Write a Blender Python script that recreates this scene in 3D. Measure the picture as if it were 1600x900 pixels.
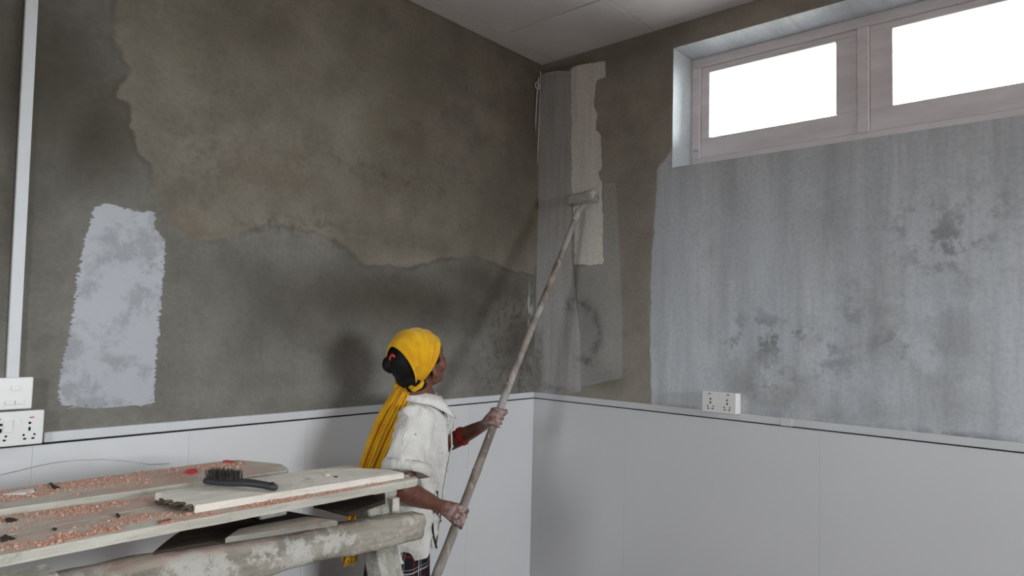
import bpy, bmesh, math, random
import numpy as np
from mathutils import Vector, Matrix, noise
random.seed(7); rng = np.random.default_rng(7)
for o in list(bpy.data.objects): bpy.data.objects.remove(o)
SC = bpy.context.scene; COL = SC.collection
V = Vector

# ------------------------------------------------------------------ camera
YAW, PIT, ROL, FPX = math.radians(41.404), math.radians(3.404), math.radians(1.490), 1065.9
CAM = np.array([-2.7832, -2.2834, 1.5])
_F = np.array([math.cos(PIT)*math.cos(YAW), math.cos(PIT)*math.sin(YAW), math.sin(PIT)])
_R0 = np.array([math.sin(YAW), -math.cos(YAW), 0.0]); _U0 = np.cross(_R0, _F)
_R = math.cos(ROL)*_R0 + math.sin(ROL)*_U0; _U = -math.sin(ROL)*_R0 + math.cos(ROL)*_U0
cd = bpy.data.cameras.new('camera'); cam = bpy.data.objects.new('camera', cd); COL.objects.link(cam)
cd.sensor_width = 36; cd.lens = FPX*36/1600; cd.clip_start = .05
cam.matrix_world = Matrix(((_R[0], _U[0], -_F[0], CAM[0]), (_R[1], _U[1], -_F[1], CAM[1]), (_R[2], _U[2], -_F[2], CAM[2]), (0, 0, 0, 1)))
SC.camera = cam

# ------------------------------------------------------------------ world, light, exposure
SKY = 39.0
w = bpy.data.worlds.new('overcast'); SC.world = w; w.use_nodes = True
nt = w.node_tree; bg = nt.nodes['Background']
tc = nt.nodes.new('ShaderNodeTexCoord'); sx = nt.nodes.new('ShaderNodeSeparateXYZ'); rp = nt.nodes.new('ShaderNodeValToRGB')
nt.links.new(tc.outputs['Generated'], sx.inputs[0])
mr = nt.nodes.new('ShaderNodeMapRange'); mr.inputs[1].default_value = -1; mr.inputs[2].default_value = 1
nt.links.new(sx.outputs[2], mr.inputs[0]); nt.links.new(mr.outputs[0], rp.inputs[0])
rp.color_ramp.elements[0].position = .47; rp.color_ramp.elements[0].color = (.17, .16, .15, 1)
rp.color_ramp.elements[1].position = .52; rp.color_ramp.elements[1].color = (.93, .97, 1.0, 1)
nt.links.new(rp.outputs[0], bg.inputs[0]); bg.inputs[1].default_value = SKY
SC.view_settings.view_transform = 'Standard'; SC.view_settings.look = 'None'
SC.view_settings.exposure = 0.0; SC.view_settings.gamma = 1.0; SC.view_settings.use_curve_mapping = False
def portal(name, loc, normal, sx_, sy_):
    L = bpy.data.lights.new(name, 'AREA'); L.shape = 'RECTANGLE'; L.size = sx_; L.size_y = sy_; L.cycles.is_portal = True
    o = bpy.data.objects.new(name, L); COL.objects.link(o); o.location = loc
    n = V(normal); up = V((0, 0, 1)); x = up.cross(-n).normalized()
    o.rotation_euler = Matrix((x, up, -n)).transposed().to_euler()
    return o
ROOM_X0, ROOM_Y0, ZC = -4.9, -6.6, 2.918
WIN = dict(y0=-6.168, y1=-.784, z0=2.253, z1=2.813)           # clerestory recess in wall_right
BACKWIN = dict(x0=-1.75, x1=-.15, z0=1.5, z1=2.45)            # window in the wall behind the camera
SIDEFILL = dict(y0=-2.4, y1=-1.72, z0=1.5, z1=2.3)             # unseen opening in wall_entry, added to fill light on wall_right
portal('window_daylight', (.26, (WIN['y0']+WIN['y1'])/2, (WIN['z0']+WIN['z1'])/2), (-1, 0, 0), WIN['y1']-WIN['y0'], WIN['z1']-WIN['z0'])
portal('rear_window_daylight', ((BACKWIN['x0']+BACKWIN['x1'])/2, ROOM_Y0-.1, (BACKWIN['z0']+BACKWIN['z1'])/2), (0, 1, 0), BACKWIN['x1']-BACKWIN['x0'], BACKWIN['z1']-BACKWIN['z0'])

portal('side_fill_daylight', (ROOM_X0-.1, (SIDEFILL['y0']+SIDEFILL['y1'])/2, (SIDEFILL['z0']+SIDEFILL['z1'])/2), (1, 0, 0), SIDEFILL['y1']-SIDEFILL['y0'], SIDEFILL['z1']-SIDEFILL['z0'])  # portal for the added fill opening
# ------------------------------------------------------------------ pixel to point (distance comes from the surface a thing touches)
def ray(u, v): return _F + _R*(u-800)/FPX - _U*(v-450)/FPX
def P(u, v, D): return V(CAM + ray(u, v)*D)
def onY(u, v, y=0.0): d = ray(u, v); return V(CAM + d*((y-CAM[1])/d[1]))
def onX(u, v, x=0.0): d = ray(u, v); return V(CAM + d*((x-CAM[0])/d[0]))
def onZ(u, v, z): d = ray(u, v); return V(CAM + d*((z-CAM[2])/d[2]))

# ------------------------------------------------------------------ node helpers
class NT:
    def __init__(s, name):
        s.m = bpy.data.materials.new(name); s.m.use_nodes = True; s.t = s.m.node_tree
        s.b = s.t.nodes['Principled BSDF']; s._c = {}
    def n(s, ty, **k):
        x = s.t.nodes.new(ty)
        for a, b in k.items(): setattr(x, a, b)
        return x
    def put(s, sock, val):
        if hasattr(val, 'is_output') or isinstance(val, bpy.types.NodeSocket): s.t.links.new(val, sock)
        else: sock.default_value = (*val, 1) if (isinstance(val, tuple) and len(val) == 3 and sock.type == 'RGBA') else val
    def co(s, kind='Object', scale=(1, 1, 1), rot=(0, 0, 0)):
        key = (kind, scale, rot)
        if key not in s._c:
            t = s.n('ShaderNodeTexCoord'); mp = s.n('ShaderNodeMapping')
            mp.inputs['Scale'].default_value = scale; mp.inputs['Rotation'].default_value = rot
            s.t.links.new(t.outputs[kind], mp.inputs[0]); s._c[key] = mp.outputs[0]
        return s._c[key]
    def noise(s, scale, detail=4, rough=.55, co=None, dist=0):
        x = s.n('ShaderNodeTexNoise'); x.inputs['Scale'].default_value = scale; x.inputs['Detail'].default_value = detail
        x.inputs['Roughness'].default_value = rough; x.inputs['Distortion'].default_value = dist
        s.t.links.new(co or s.co(), x.inputs['Vector']); return x.outputs[0]
    def vor(s, scale, feature='F1', co=None):
        x = s.n('ShaderNodeTexVoronoi', feature=feature); x.inputs['Scale'].default_value = scale
        s.t.links.new(co or s.co(), x.inputs['Vector']); return x.outputs['Distance']
    def math(s, op, a, b=0.0, c=0.0):
        x = s.n('ShaderNodeMath', operation=op); s.put(x.inputs[0], a); s.put(x.inputs[1], b); s.put(x.inputs[2], c); return x.outputs[0]
    def step(s, v, lo, hi, to0=0.0, to1=1.0):
        x = s.n('ShaderNodeMapRange', interpolation_type='SMOOTHSTEP'); s.put(x.inputs[0], v)
        for i, q in enumerate((lo, hi, to0, to1)): s.put(x.inputs[i+1], q)
        return x.outputs[0]
    def attr(s, name):
        x = s.n('ShaderNodeAttribute', attribute_name=name); return x.outputs['Fac']
    def mix(s, f, a, b, blend='MIX'):
        x = s.n('ShaderNodeMix', data_type='RGBA', blend_type=blend); s.put(x.inputs[0], f); s.put(x.inputs[6], a); s.put(x.inputs[7], b); return x.outputs[2]
    def bump(s, h, strength=.3, dist=.01):
        x = s.n('ShaderNodeBump'); x.inputs['Strength'].default_value = strength; x.inputs['Distance'].default_value = dist
        s.t.links.new(h, x.inputs['Height']); s.t.links.new(x.outputs[0], s.b.inputs['Normal'])
    def fin(s, col, rough=.7, spec=.3):
        s.put(s.b.inputs['Base Color'], col); s.put(s.b.inputs['Roughness'], rough); s.b.inputs['Specular IOR Level'].default_value = spec
        return s.m
def simple(name, col, rough=.6, var=.12, scale=12, spec=.3, bump=0, metal=0):
    k = NT(name); n1 = k.noise(scale)
    c2 = tuple(x*(1-var) for x in col)
    m = k.fin(k.mix(k.step(n1, .3, .7), col, c2), rough, spec)
    if bump: k.bump(k.noise(scale*6), bump, .003)
    k.b.inputs['Metallic'].default_value = metal
    return m

# ------------------------------------------------------------------ mesh helpers
def me_of(bm, name='m', smooth=False):
    m = bpy.data.meshes.new(name); bm.normal_update(); bm.to_mesh(m); bm.free()
    if smooth: m.polygons.foreach_set('use_smooth', [True]*len(m.polygons))
    return m
def obj(name, me, mat=None, parent=None, loc=None, rot=None):
    if isinstance(me, bmesh.types.BMesh): me = me_of(me, name)
    o = bpy.data.objects.new(name, me); COL.objects.link(o)
    if mat and not me.materials: me.materials.append(mat)
    if parent: o.parent = parent
    if loc is not None: o.location = loc
    if rot is not None: o.rotation_euler = rot
    return o
def tag(o, label, cat=None, group=None, kind=None):
    o['label'] = label
    if cat: o['category'] = cat
    if group: o['group'] = group
    if kind: o['kind'] = kind
    return o
def struct(o, label=None): 
    o['kind'] = 'structure'
    if label: o['label'] = label
    return o
def empty(name, loc): 
    o = bpy.data.objects.new(name, None); COL.objects.link(o); o.location = loc; o.empty_display_size = .1; return o
def box(bm, a, b, bev=0.0, seg=1):
    x0, y0, z0 = [min(p, q) for p, q in zip(a, b)]; x1, y1, z1 = [max(p, q) for p, q in zip(a, b)]
    vs = [bm.verts.new((x, y, z)) for x in (x0, x1) for y in (y0, y1) for z in (z0, z1)]
    fs = [(0, 1, 3, 2), (4, 6, 7, 5), (0, 4, 5, 1), (2, 3, 7, 6), (0, 2, 6, 4), (1, 5, 7, 3)]
    faces = [bm.faces.new([vs[i] for i in f]) for f in fs]
    if bev:
        ed = list({e for f in faces for e in f.edges}); bmesh.ops.bevel(bm, geom=ed, offset=bev, segments=seg, affect='EDGES', profile=.5)
def boxo(name, a, b, mat, parent=None, bev=0.0, seg=1):
    c = V(((a[0]+b[0])/2, (a[1]+b[1])/2, min(a[2], b[2])))
    bm = bmesh.new(); box(bm, V(a)-c, V(b)-c, bev, seg)
    return obj(name, bm, mat, parent, c)
def frames(pts, up=V((0, 0, 1))):
    out = []
    for i, p in enumerate(pts):
        t = (pts[min(i+1, len(pts)-1)] - pts[max(i-1, 0)]).normalized()
        s = t.cross(up); s = s.normalized() if s.length > 1e-4 else t.cross(V((1, 0, 0))).normalized()
        out.append((p, t, s, t.cross(s).normalized()*-1))
    return out
def loft(bm, pts, rads, n=16, up=V((0, 0, 1)), caps='round', fn=None):
    """tube through pts; rads: r or (side, up) per point; round or flat ends"""
    pts = [V(p) for p in pts]; rads = [(r, r) if not isinstance(r, (tuple, list)) else r for r in rads]
    fr = frames(pts, up); rings = []
    def ring(p, s, u, r, i):
        vs = []
        for k in range(n):
            a = 2*math.pi*k/n; q = p + s*(math.cos(a)*r[0]) + u*(math.sin(a)*r[1])
            if fn: q = fn(q, a, i)
            vs.append(bm.verts.new(q))
        return vs
    if caps == 'round':
        p, t, s, u = fr[0]; r = rads[0]
        for q in (80, 55, 28):
            c = math.cos(math.radians(q)); rings.append(ring(p - t*(min(r)*math.sin(math.radians(q))), s, u, (r[0]*c, r[1]*c), 0))
    for i, (p, t, s, u) in enumerate(fr): rings.append(ring(p, s, u, rads[i], i))
    if caps == 'round':
        p, t, s, u = fr[-1]; r = rads[-1]
        for q in (28, 55, 80):
            c = math.cos(math.radians(q)); rings.append(ring(p + t*(min(r)*math.sin(math.radians(q))), s, u, (r[0]*c, r[1]*c), len(fr)-1))
    for A, B in zip(rings, rings[1:]):
        for k in range(n): bm.faces.new((A[k], A[(k+1) % n], B[(k+1) % n], B[k]))
    if caps: bm.faces.new(rings[0][::-1]); bm.faces.new(rings[-1])
    return rings
def ell(bm, c, r, M=None, n=16):
    res = bmesh.ops.create_uvsphere(bm, u_segments=n, v_segments=max(8, n//2), radius=1)
    R = (M or Matrix.Identity(3)) @ Matrix.Diagonal(V(r))
    for v in res['verts']: v.co = R @ v.co + V(c)
def voxel(bm, size, smooth=4, fac=.5):
    bmesh.ops.recalc_face_normals(bm, faces=bm.faces)
    me = me_of(bm, 'tmp'); o = bpy.data.objects.new('tmp', me); COL.objects.link(o)
    m = o.modifiers.new('r', 'REMESH'); m.mode = 'VOXEL'; m.voxel_size = size
    if smooth: s = o.modifiers.new('s', 'SMOOTH'); s.iterations = smooth; s.factor = fac
    dg = bpy.context.evaluated_depsgraph_get(); r = bpy.data.meshes.new_from_object(o.evaluated_get(dg))
    bpy.data.objects.remove(o); r.polygons.foreach_set('use_smooth', [True]*len(r.polygons)); r.materials.clear(); return r
def solidify(o, t, offset=-1): m = o.modifiers.new('thickness', 'SOLIDIFY'); m.thickness = t; m.offset = offset
def nz(p, s, off=0): return noise.noise(V(p)*s + V((off, off*1.7, off*.3)))

# ------------------------------------------------------------------ signed distance fields for stains and paint on the walls
def poly_sdf(X, Y, poly):
    d = np.full(X.shape, 1e9); ins = np.zeros(X.shape, bool); n = len(poly)
    for i in range(n):
        ax, ay = poly[i]; bx, by = poly[(i+1) % n]
        ex, ey = bx-ax, by-ay; t = np.clip(((X-ax)*ex + (Y-ay)*ey)/(ex*ex+ey*ey+1e-12), 0, 1)
        d = np.minimum(d, np.hypot(X-ax-ex*t, Y-ay-ey*t))
        c = ((ay > Y) != (by > Y)) & (X < (bx-ax)*(Y-ay)/(by-ay+1e-12)+ax); ins ^= c
    return np.where(ins, d, -d)
def wall_grid(us, zs, hole=None):
    """flat lattice in (u, z); cells inside the hole are left out"""
    U, Z = np.meshgrid(us, zs); nu = len(us); faces = []
    for j in range(len(zs)-1):
        for i in range(nu-1):
            if hole:
                cu, cz = (us[i]+us[i+1])/2, (zs[j]+zs[j+1])/2
                if hole[0] < cu < hole[1] and hole[2] < cz < hole[3]: continue
            a = j*nu+i; faces.append((a, a+1, a+nu+1, a+nu))
    return U.ravel(), Z.ravel(), faces
def spaced(a, b, extra, step, fine0, fine1):
    pts = set(np.round(np.arange(fine0, fine1+1e-6, step), 4)) | {a, b} | set(extra)
    pts |= set(np.round(np.arange(a, b, .25), 4)); pts = sorted(p for p in pts if a <= p <= b); out = [pts[0]]
    for q in pts[1:]:
        if q-out[-1] > 1e-3: out.append(q)
        elif q in extra: out[-1] = q
    return np.array(out)
def addattr(me, name, arr):
    a = me.attributes.new(name, 'FLOAT', 'POINT'); a.data.foreach_set('value', np.ascontiguousarray(arr, dtype=np.float32))

# ================================================================== materials of the room
def mat_wall_left():
    k = NT('cement_plaster_damp'); co = k.co()
    big = k.noise(1.6, 5, .6); mid = k.noise(5.5, 5, .62); fine = k.noise(60, 4, .6); edge = k.noise(14, 6, .68)
    dry = k.mix(k.step(mid, .35, .68), (.248, .222, .180), (.170, .152, .123))
    dry = k.mix(k.step(big, .42, .66, 0, .65), dry, (.165, .154, .116))
    dry = k.mix(k.step(k.noise(2.6, 4, .6, k.co('Object', (1, 1, 1.6))), .52, .72, 0, .75), dry, (.192, .152, .115))
    wet_shaded = k.mix(k.step(mid, .35, .7), (.084, .074, .058), (.060, .053, .041))  # damp tone with upper-left shading mixed into the colour
    low = k.mix(k.step(mid, .3, .7), (.240, .230, .206), (.172, .164, .145))
    sd = k.math('ADD', k.attr('dry'), k.math('MULTIPLY', k.math('SUBTRACT', edge, .5), .055))
    isdry = k.step(sd, -.004, .006)
    lower = k.mix(k.attr('dark'), low, wet_shaded)
    c = k.mix(isdry, lower, dry)
    c = k.mix(k.math('MULTIPLY', k.attr('brown_blots'), isdry), c, (.115, .098, .075))
    tide = k.math('MULTIPLY', k.step(k.math('ABSOLUTE', k.math('ADD', sd, .008)), 0, .018, 1, 0), k.step(k.noise(4), .42, .6))
    c = k.mix(k.math('MULTIPLY', tide, .55), c, (.085, .072, .052))
    mold = k.math('MULTIPLY', k.attr('mold'), k.step(k.noise(22, 6, .7), .48, .62))
    c = k.mix(k.math('MULTIPLY', mold, .8), c, (.06, .052, .042))
    dots = k.math('MULTIPLY', k.step(k.vor(7.5), .02, .05, 1, 0), k.step(k.noise(3.1), .5, .6))
    c = k.mix(k.math('MULTIPLY', dots, .7), c, (.07, .058, .045))
    c = k.mix(k.step(fine, .35, .7, 0, .16), c, (.05, .045, .04))
    # rolled-on white test patch
    e2 = k.noise(1, 3, .6, k.co('Object', (14, 14, 120))); e3 = k.noise(30, 4, .6)
    sp = k.math('ADD', k.attr('patch'), k.math('MULTIPLY', k.math('SUBTRACT', e2, .5), .030))
    sp = k.math('ADD', sp, k.math('MULTIPLY', k.math('SUBTRACT', e3, .5), .014))
    thin = k.math('MULTIPLY', k.step(k.noise(9, 5, .7), .46, .60), .8)
    pc = k.mix(thin, (.45, .468, .505), (.31, .322, .345))
    pc = k.mix(k.math('MULTIPLY', k.step(k.noise(1, 4, .65, k.co('Object', (35, 35, 22))), .60, .72), k.step(k.attr('patchthin'), .2, .8)), pc, (.24, .23, .22))
    gaps = k.step(k.math('ADD', sp, k.math('MULTIPLY', k.math('SUBTRACT', .58, k.noise(45, 3, .5, k.co('Object', (1, 1, 2.5)))), .10)), -.002, .003)
    c = k.mix(k.math('MULTIPLY', k.step(sp, -.002, .003), k.math('MAXIMUM', gaps, k.step(k.attr('patch'), .012, .03))), c, pc)
    sm = k.attr('smear')
    c = k.mix(k.math('MULTIPLY', sm, k.step(k.noise(1, 4, .6, k.co('Object', (60, 60, 9))), .48, .6)), c, (.42, .42, .42))
    k.bump(k.math('ADD', k.noise(9, 6, .6), k.math('MULTIPLY', fine, .35)), .35, .012)
    return k.fin(c, .85, .2)
def mat_wall_right():
    k = NT('cement_plaster_primed'); 
    mid = k.noise(4.5, 5, .62); fine = k.noise(60, 4, .6); edge = k.noise(18, 5, .65)
    streak = k.noise(1, 5, .6, k.co('Object', (1, 9, .9))); streak2 = k.noise(1, 4, .6, k.co('Object', (1, 30, 1.6)))
    bare = k.mix(k.step(mid, .35, .68), (.36, .33, .285), (.275, .25, .21))
    bare = k.mix(k.attr('stain'), bare, (.095, .085, .070))
    def m(name, amp, w=.003): 
        return k.step(k.math('ADD', k.attr(name), k.math('MULTIPLY', k.math('SUBTRACT', edge, .5), amp)), -w, w)
    c = bare
    prim = k.mix(k.step(streak, .35, .68), (.645, .685, .73), (.478, .508, .542))
    prim = k.mix(k.step(streak2, .5, .72, 0, .45), prim, (.44, .45, .47))
    prim = k.mix(k.step(k.noise(2.2, 5, .6), .45, .7, 0, .5), prim, (.56, .61, .67))
    blot = k.math('MULTIPLY', k.attr('blot'), k.step(k.noise(11, 7, .72), .47, .60))
    prim = k.mix(k.math('MULTIPLY', blot, .80), prim, (.185, .185, .195))
    prim = k.mix(k.math('MULTIPLY', k.attr('wash'), k.step(k.noise(6, 5, .65), .3, .6)), prim, (.300, .300, .300))
    c = k.mix(k.math('MULTIPLY', m('big', .03, .006), k.step(streak, .2, .6, .86, .98)), c, prim)
    old = k.mix(k.step(streak2, .4, .7), (.50, .495, .495), (.41, .405, .40))
    c = k.mix(k.math('MULTIPLY', m('old', .012), k.step(k.noise(7, 5, .6), .25, .6, .93, .72)), c, old)
    c = k.mix(k.math('MULTIPLY', m('thin', .01, .004), .42), c, (.44, .445, .45))
    fresh = k.mix(k.step(streak2, .4, .75), (.80, .77, .72), (.68, .65, .61))
    c = k.mix(k.math('MULTIPLY', m('fresh', .030, .002), .95), c, fresh)
    c = k.mix(k.math('MULTIPLY', k.step(k.math('ABSOLUTE', k.attr('old')), .002, .006, 1, 0), k.attr('rim')), c, (.62, .61, .58))
    c = k.mix(k.math('MULTIPLY', k.attr('dark_marks'), k.step(k.noise(20, 6, .7), .36, .56)), c, (.115, .115, .120))
    c = k.mix(k.step(fine, .38, .7, 0, .13), c, (.09, .085, .08))
    k.bump(k.math('ADD', k.noise(9, 6, .6), k.math('MULTIPLY', fine, .35)), .28, .010)
    return k.fin(c, .75, .25)
M_dado = simple('white_laminate_panel', (.69, .70, .715), .38, .03, 2.0, .4)
M_trim = simple('grey_white_pvc_trim', (.66, .675, .70), .45, .06, 8, .35)
M_black = simple('black_gap_rubber', (.012, .012, .013), .8, .2, 30)
def mat_ceil():
    k = NT('ceiling_board'); c = k.mix(k.step(k.noise(2.5, 5, .6), .3, .7), (.84, .82, .83), (.75, .735, .74))
    k.bump(k.noise(40, 5), .15, .004); return k.fin(c, .85, .2)
M_ceil = mat_ceil()
M_plain = simple('bare_plaster_plain', (.36, .345, .32), .85, .2, 3, .2)
M_floor = simple('cement_floor', (.20, .145, .115), .8, .25, 4, .2, .2)
M_plastic = simple('white_switch_plastic', (.80, .80, .79), .3, .02, 5, .5)
M_holes = simple('socket_hole_black', (.008, .008, .008), .7, .1, 20)
M_red = simple('red_indicator_plastic', (.42, .015, .06), .3, .1, 20, .5)
M_reddark = simple('dark_red_indicator', (.12, .02, .018), .4, .1, 20, .5)
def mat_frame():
    k = NT('window_wood_glare_tint'); g = k.noise(1, 5, .6, k.co('Object', (14, 2.5, 14)))
    k.bump(g, .2, .004); return k.fin(k.mix(k.step(g, .35, .7), (.88, .82, .84), (.76, .71, .73)), .6, .3)  # lightened so the colour carries the glare haze around the panes
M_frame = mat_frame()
def mat_glass():
    k = NT('window_glass'); t = k.t; out = t.nodes['Material Output']
    tr = k.n('ShaderNodeBsdfTransparent'); gl = k.n('ShaderNodeBsdfGlossy'); gl.inputs['Roughness'].default_value = .03
    tr.inputs[0].default_value = (.96, .98, .97, 1); mx = k.n('ShaderNodeMixShader'); fr = k.n('ShaderNodeFresnel'); fr.inputs[0].default_value = 1.45
    t.links.new(fr.outputs[0], mx.inputs[0]); t.links.new(tr.outputs[0], mx.inputs[1]); t.links.new(gl.outputs[0], mx.inputs[2]); t.links.new(mx.outputs[0], out.inputs[0])
    return k.m
M_glass = mat_glass()

# ================================================================== wall_left (plane y = 0)
def L2(px): return [(lambda q: (q.x, q.z))(onY(*p)) for p in px]
def R2(px): return [(lambda q: (q.y, q.z))(onX(*p)) for p in px]
def blobs(pxs, conv, A, B):
    f = np.zeros(A.shape)
    for u, v, ru, rv, s in pxs:
        c = conv(u, v); e1 = conv(u+ru, v); e2 = conv(u, v+rv)
        a = (c.x, c.z) if conv is onY else (c.y, c.z)
        s1 = max(abs((e1.x if conv is onY else e1.y)-a[0]), 1e-3); s2 = max(abs(e2.z-a[1]), 1e-3)
        f = np.maximum(f, s*np.exp(-(((A-a[0])/s1)**2 + ((B-a[1])/s2)**2)))
    return np.clip(f, 0, 1)
us = spaced(ROOM_X0, 0.0, [], .014, -2.5, 0.0); zs = spaced(0.0, ZC, [], .014, 1.1, ZC)
A, B, F = wall_grid(us, zs)
bm_verts = np.stack([A, np.zeros_like(A), B], 1)
me = bpy.data.meshes.new('wall_left'); n0 = len(A)
ext = [(ROOM_X0-.2, .003, -.1), (.2, .003, -.1), (.2, .003, ZC+.15), (ROOM_X0-.2, .003, ZC+.15), (ROOM_X0-.2, .2, -.1), (.2, .2, -.1), (.2, .2, ZC+.15), (ROOM_X0-.2, .2, ZC+.15)]
EF = [(0, 1, 2, 3), (5, 4, 7, 6), (4, 0, 3, 7), (1, 5, 6, 2), (4, 5, 1, 0), (3, 2, 6, 7)]
me.from_pydata([tuple(p) for p in bm_verts]+ext, [], F+[tuple(n0+i for i in f) for f in EF])
A8 = np.concatenate([A, np.full(8, -9.)]); B8 = np.concatenate([B, np.full(8, 0.)])
dry = L2([(188, -330), (184, 0), (178, 62), (194, 86), (204, 112), (188, 132), (182, 152), (203, 162), (204, 186), (200, 198), (211, 212), (216, 236), (238, 262), (241, 286), (236, 300), (252, 318), (270, 352), (300, 378), (340, 374), (376, 364), (404, 354), (438, 350), (470, 356), (504, 366), (530, 378), (552, 396), (566, 413), (600, 415), (640, 416), (668, 410), (690, 401), (716, 404), (740, 398), (768, 408), (800, 422), (836, 430), (852, 60), (640, -40)])
patch = L2([(147, 320), (166, 318), (184, 320), (203, 327), (222, 331), (243, 329), (243, 356), (258, 376), (258, 412), (254, 440), (251, 480), (247, 530), (243, 580), (240, 633), (205, 635), (150, 638), (100, 635), (90, 622), (92, 596), (99, 560), (108, 520), (115, 480), (119, 440), (126, 400), (136, 362)])
addattr(me, 'dry', poly_sdf(A8, B8, dry)); addattr(me, 'patch', poly_sdf(A8, B8, patch))
addattr(me, 'dark', blobs([(60, 120, 150, 190, 1), (150, 200, 90, 120, 1), (20, 330, 90, 160, .7), (640, 470, 210, 62, .95), (770, 450, 110, 60, .85), (480, 500, 130, 50, .6), (60, 560, 60, 70, .25), (808, 520, 40, 60, .9)], onY, A8, B8))
addattr(me, 'brown_blots', blobs([(790, 340, 60, 90, .7), (700, 390, 120, 22, .35), (820, 220, 30, 160, .5), (400, 60, 90, 40, .55), (520, 120, 90, 40, .4), (480, 290, 90, 30, .35), (600, 280, 90, 26, .45), (340, 300, 80, 40, .3), (620, 212, 16, 14, .5)], onY, A8, B8))  # darker brown blotches within the dry plaster
addattr(me, 'mold', blobs([(800, 500, 32, 40, 1), (775, 560, 30, 50, .7), (815, 580, 18, 50, .8), (320, 255, 60, 70, .25), (440, 352, 60, 14, .7), (510, 360, 30, 16, .6), (590, 270, 110, 26, .4)], onY, A8, B8))
addattr(me, 'patchthin', blobs([(232, 440, 26, 60, 1), (238, 345, 18, 22, 1), (120, 600, 40, 30, .4), (215, 520, 20, 60, .8)], onY, A8, B8))
addattr(me, 'smear', blobs([(828, 480, 5, 30, .9), (829, 560, 4, 8, .8)], onY, A8, B8))
wall_left = struct(obj('wall_left', me, mat_wall_left()), 'damp-stained bare cement wall with a white test patch')

# ================================================================== wall_right (plane x = 0) with the clerestory recess
us = spaced(ROOM_Y0, 0.0, [WIN['y0'], WIN['y1']], .014, -2.3, 0.0); zs = spaced(0.0, ZC, [WIN['z0'], WIN['z1']], .014, 1.1, ZC)
A, B, F = wall_grid(us, zs, (WIN['y0'], WIN['y1'], WIN['z0'], WIN['z1']))
F = [f[::-1] for f in F]
pts = [(0.0, a, b) for a, b in zip(A, B)]; n0 = len(pts); TW = .30
def addbox_geo(a, b):
    o0 = len(pts); x0, y0, z0 = a; x1, y1, z1 = b
    pts.extend([(x, y, z) for x in (x0, x1) for y in (y0, y1) for z in (z0, z1)])
    F.extend([tuple(o0+i for i in f) for f in [(0, 1, 3, 2), (4, 6, 7, 5), (0, 4, 5, 1), (2, 3, 7, 6), (0, 2, 6, 4), (1, 5, 7, 3)]])
E0 = .003
addbox_geo((E0, ROOM_Y0-.2, -.1), (TW, WIN['y0'], ZC+.15)); addbox_geo((E0, WIN['y1'], -.1), (TW, .2, ZC+.15))
addbox_geo((E0, WIN['y0'], -.1), (TW, WIN['y1'], WIN['z0'])); addbox_geo((E0, WIN['y0'], WIN['z1']), (TW, WIN['y1'], ZC+.15))
me = bpy.data.meshes.new('wall_right'); me.from_pydata(pts, [], F)
pa = np.array(pts); A8, B8 = pa[:, 1].copy(), pa[:, 2].copy()
far = pa[:, 0] > E0/2
old = R2([(848, 116), (868, 112), (893, 112), (893, 400), (900, 470), (906, 520), (908, 612), (834, 620), (836, 480), (842, 270)])
fresh = R2([(892, 106), (912, 100), (946, 95), (946, 120), (932, 126), (929, 150), (926, 164), (933, 178), (930, 204), (938, 210), (941, 262), (934, 270), (940, 285), (942, 340), (943, 412), (922, 414), (898, 413), (897, 340), (893, 300)])
thin = R2([(943, 287), (962, 285), (968, 400), (973, 500), (972, 590), (930, 600), (908, 604), (904, 500), (900, 418), (943, 414)])
big = R2([(1018, 640), (1016, 520), (1018, 400), (1024, 330), (1028, 262), (1042, 246), (1050, 230), (1052, 262), (1120, 248), (1300, 218), (1600, 168), (1950, 100), (1950, 760), (1600, 695), (1200, 660)])
for nm, pl in (('old', old), ('fresh', fresh), ('thin', thin), ('big', big)):
    s = poly_sdf(A8, B8, pl); s[far] = 1 if nm == 'big' else -1; addattr(me, nm, s)
z = lambda L: np.where(far, 0, blobs(L, onX, A8, B8))
addattr(me, 'blot', z([(1190, 530, 70, 40, 1), (1165, 548, 40, 22, 1), (1235, 520, 40, 18, 1), (1480, 380, 90, 60, .85), (1400, 540, 60, 40, .7), (1330, 500, 30, 90, .5), (1500, 400, 70, 20, .8), (1300, 560, 40, 50, .6), (1210, 590, 40, 30, .9), (1430, 350, 60, 50, .6), (1540, 330, 60, 70, .5)]))
addattr(me, 'wash', z([(1190, 610, 80, 40, .8), (1300, 640, 160, 30, .55), (1380, 500, 50, 90, .6), (1120, 400, 60, 120, .25), (1480, 560, 60, 120, .6), (1290, 330, 50, 120, .35)]))
addattr(me, 'stain', z([(915, 500, 26, 60, .6), (990, 440, 30, 160, .2), (940, 590, 40, 20, .6), (870, 110, 60, 12, .8), (1000, 75, 90, 30, .5)]))
def arc(c, r, a0, a1, n): return [(c[0]+r[0]*math.cos(math.radians(a0+(a1-a0)*i/n)), c[1]-r[1]*math.sin(math.radians(a0+(a1-a0)*i/n)), 6, 9, .75) for i in range(n+1)]
addattr(me, 'dark_marks', z(arc((900, 520), (36, 46), 110, -85, 14) + [(908, 476, 10, 6, 1), (918, 566, 14, 5, 1), (842, 560, 6, 60, .6), (870, 606, 30, 6, .6), (1090, 640, 90, 4, .5), (1210, 655, 30, 10, .6), (1500, 682, 120, 6, .8), (1390, 672, 60, 6, .4), (1300, 662, 60, 4, .4)]))  # arc stain, plus dark marks by the corner and trim
addattr(me, 'rim', z([(846, 200, 5, 130, .9), (870, 112, 30, 6, .8)]))
wall_right = struct(obj('wall_right', me, mat_wall_right()), 'patchily primed cement wall with high windows')

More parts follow.
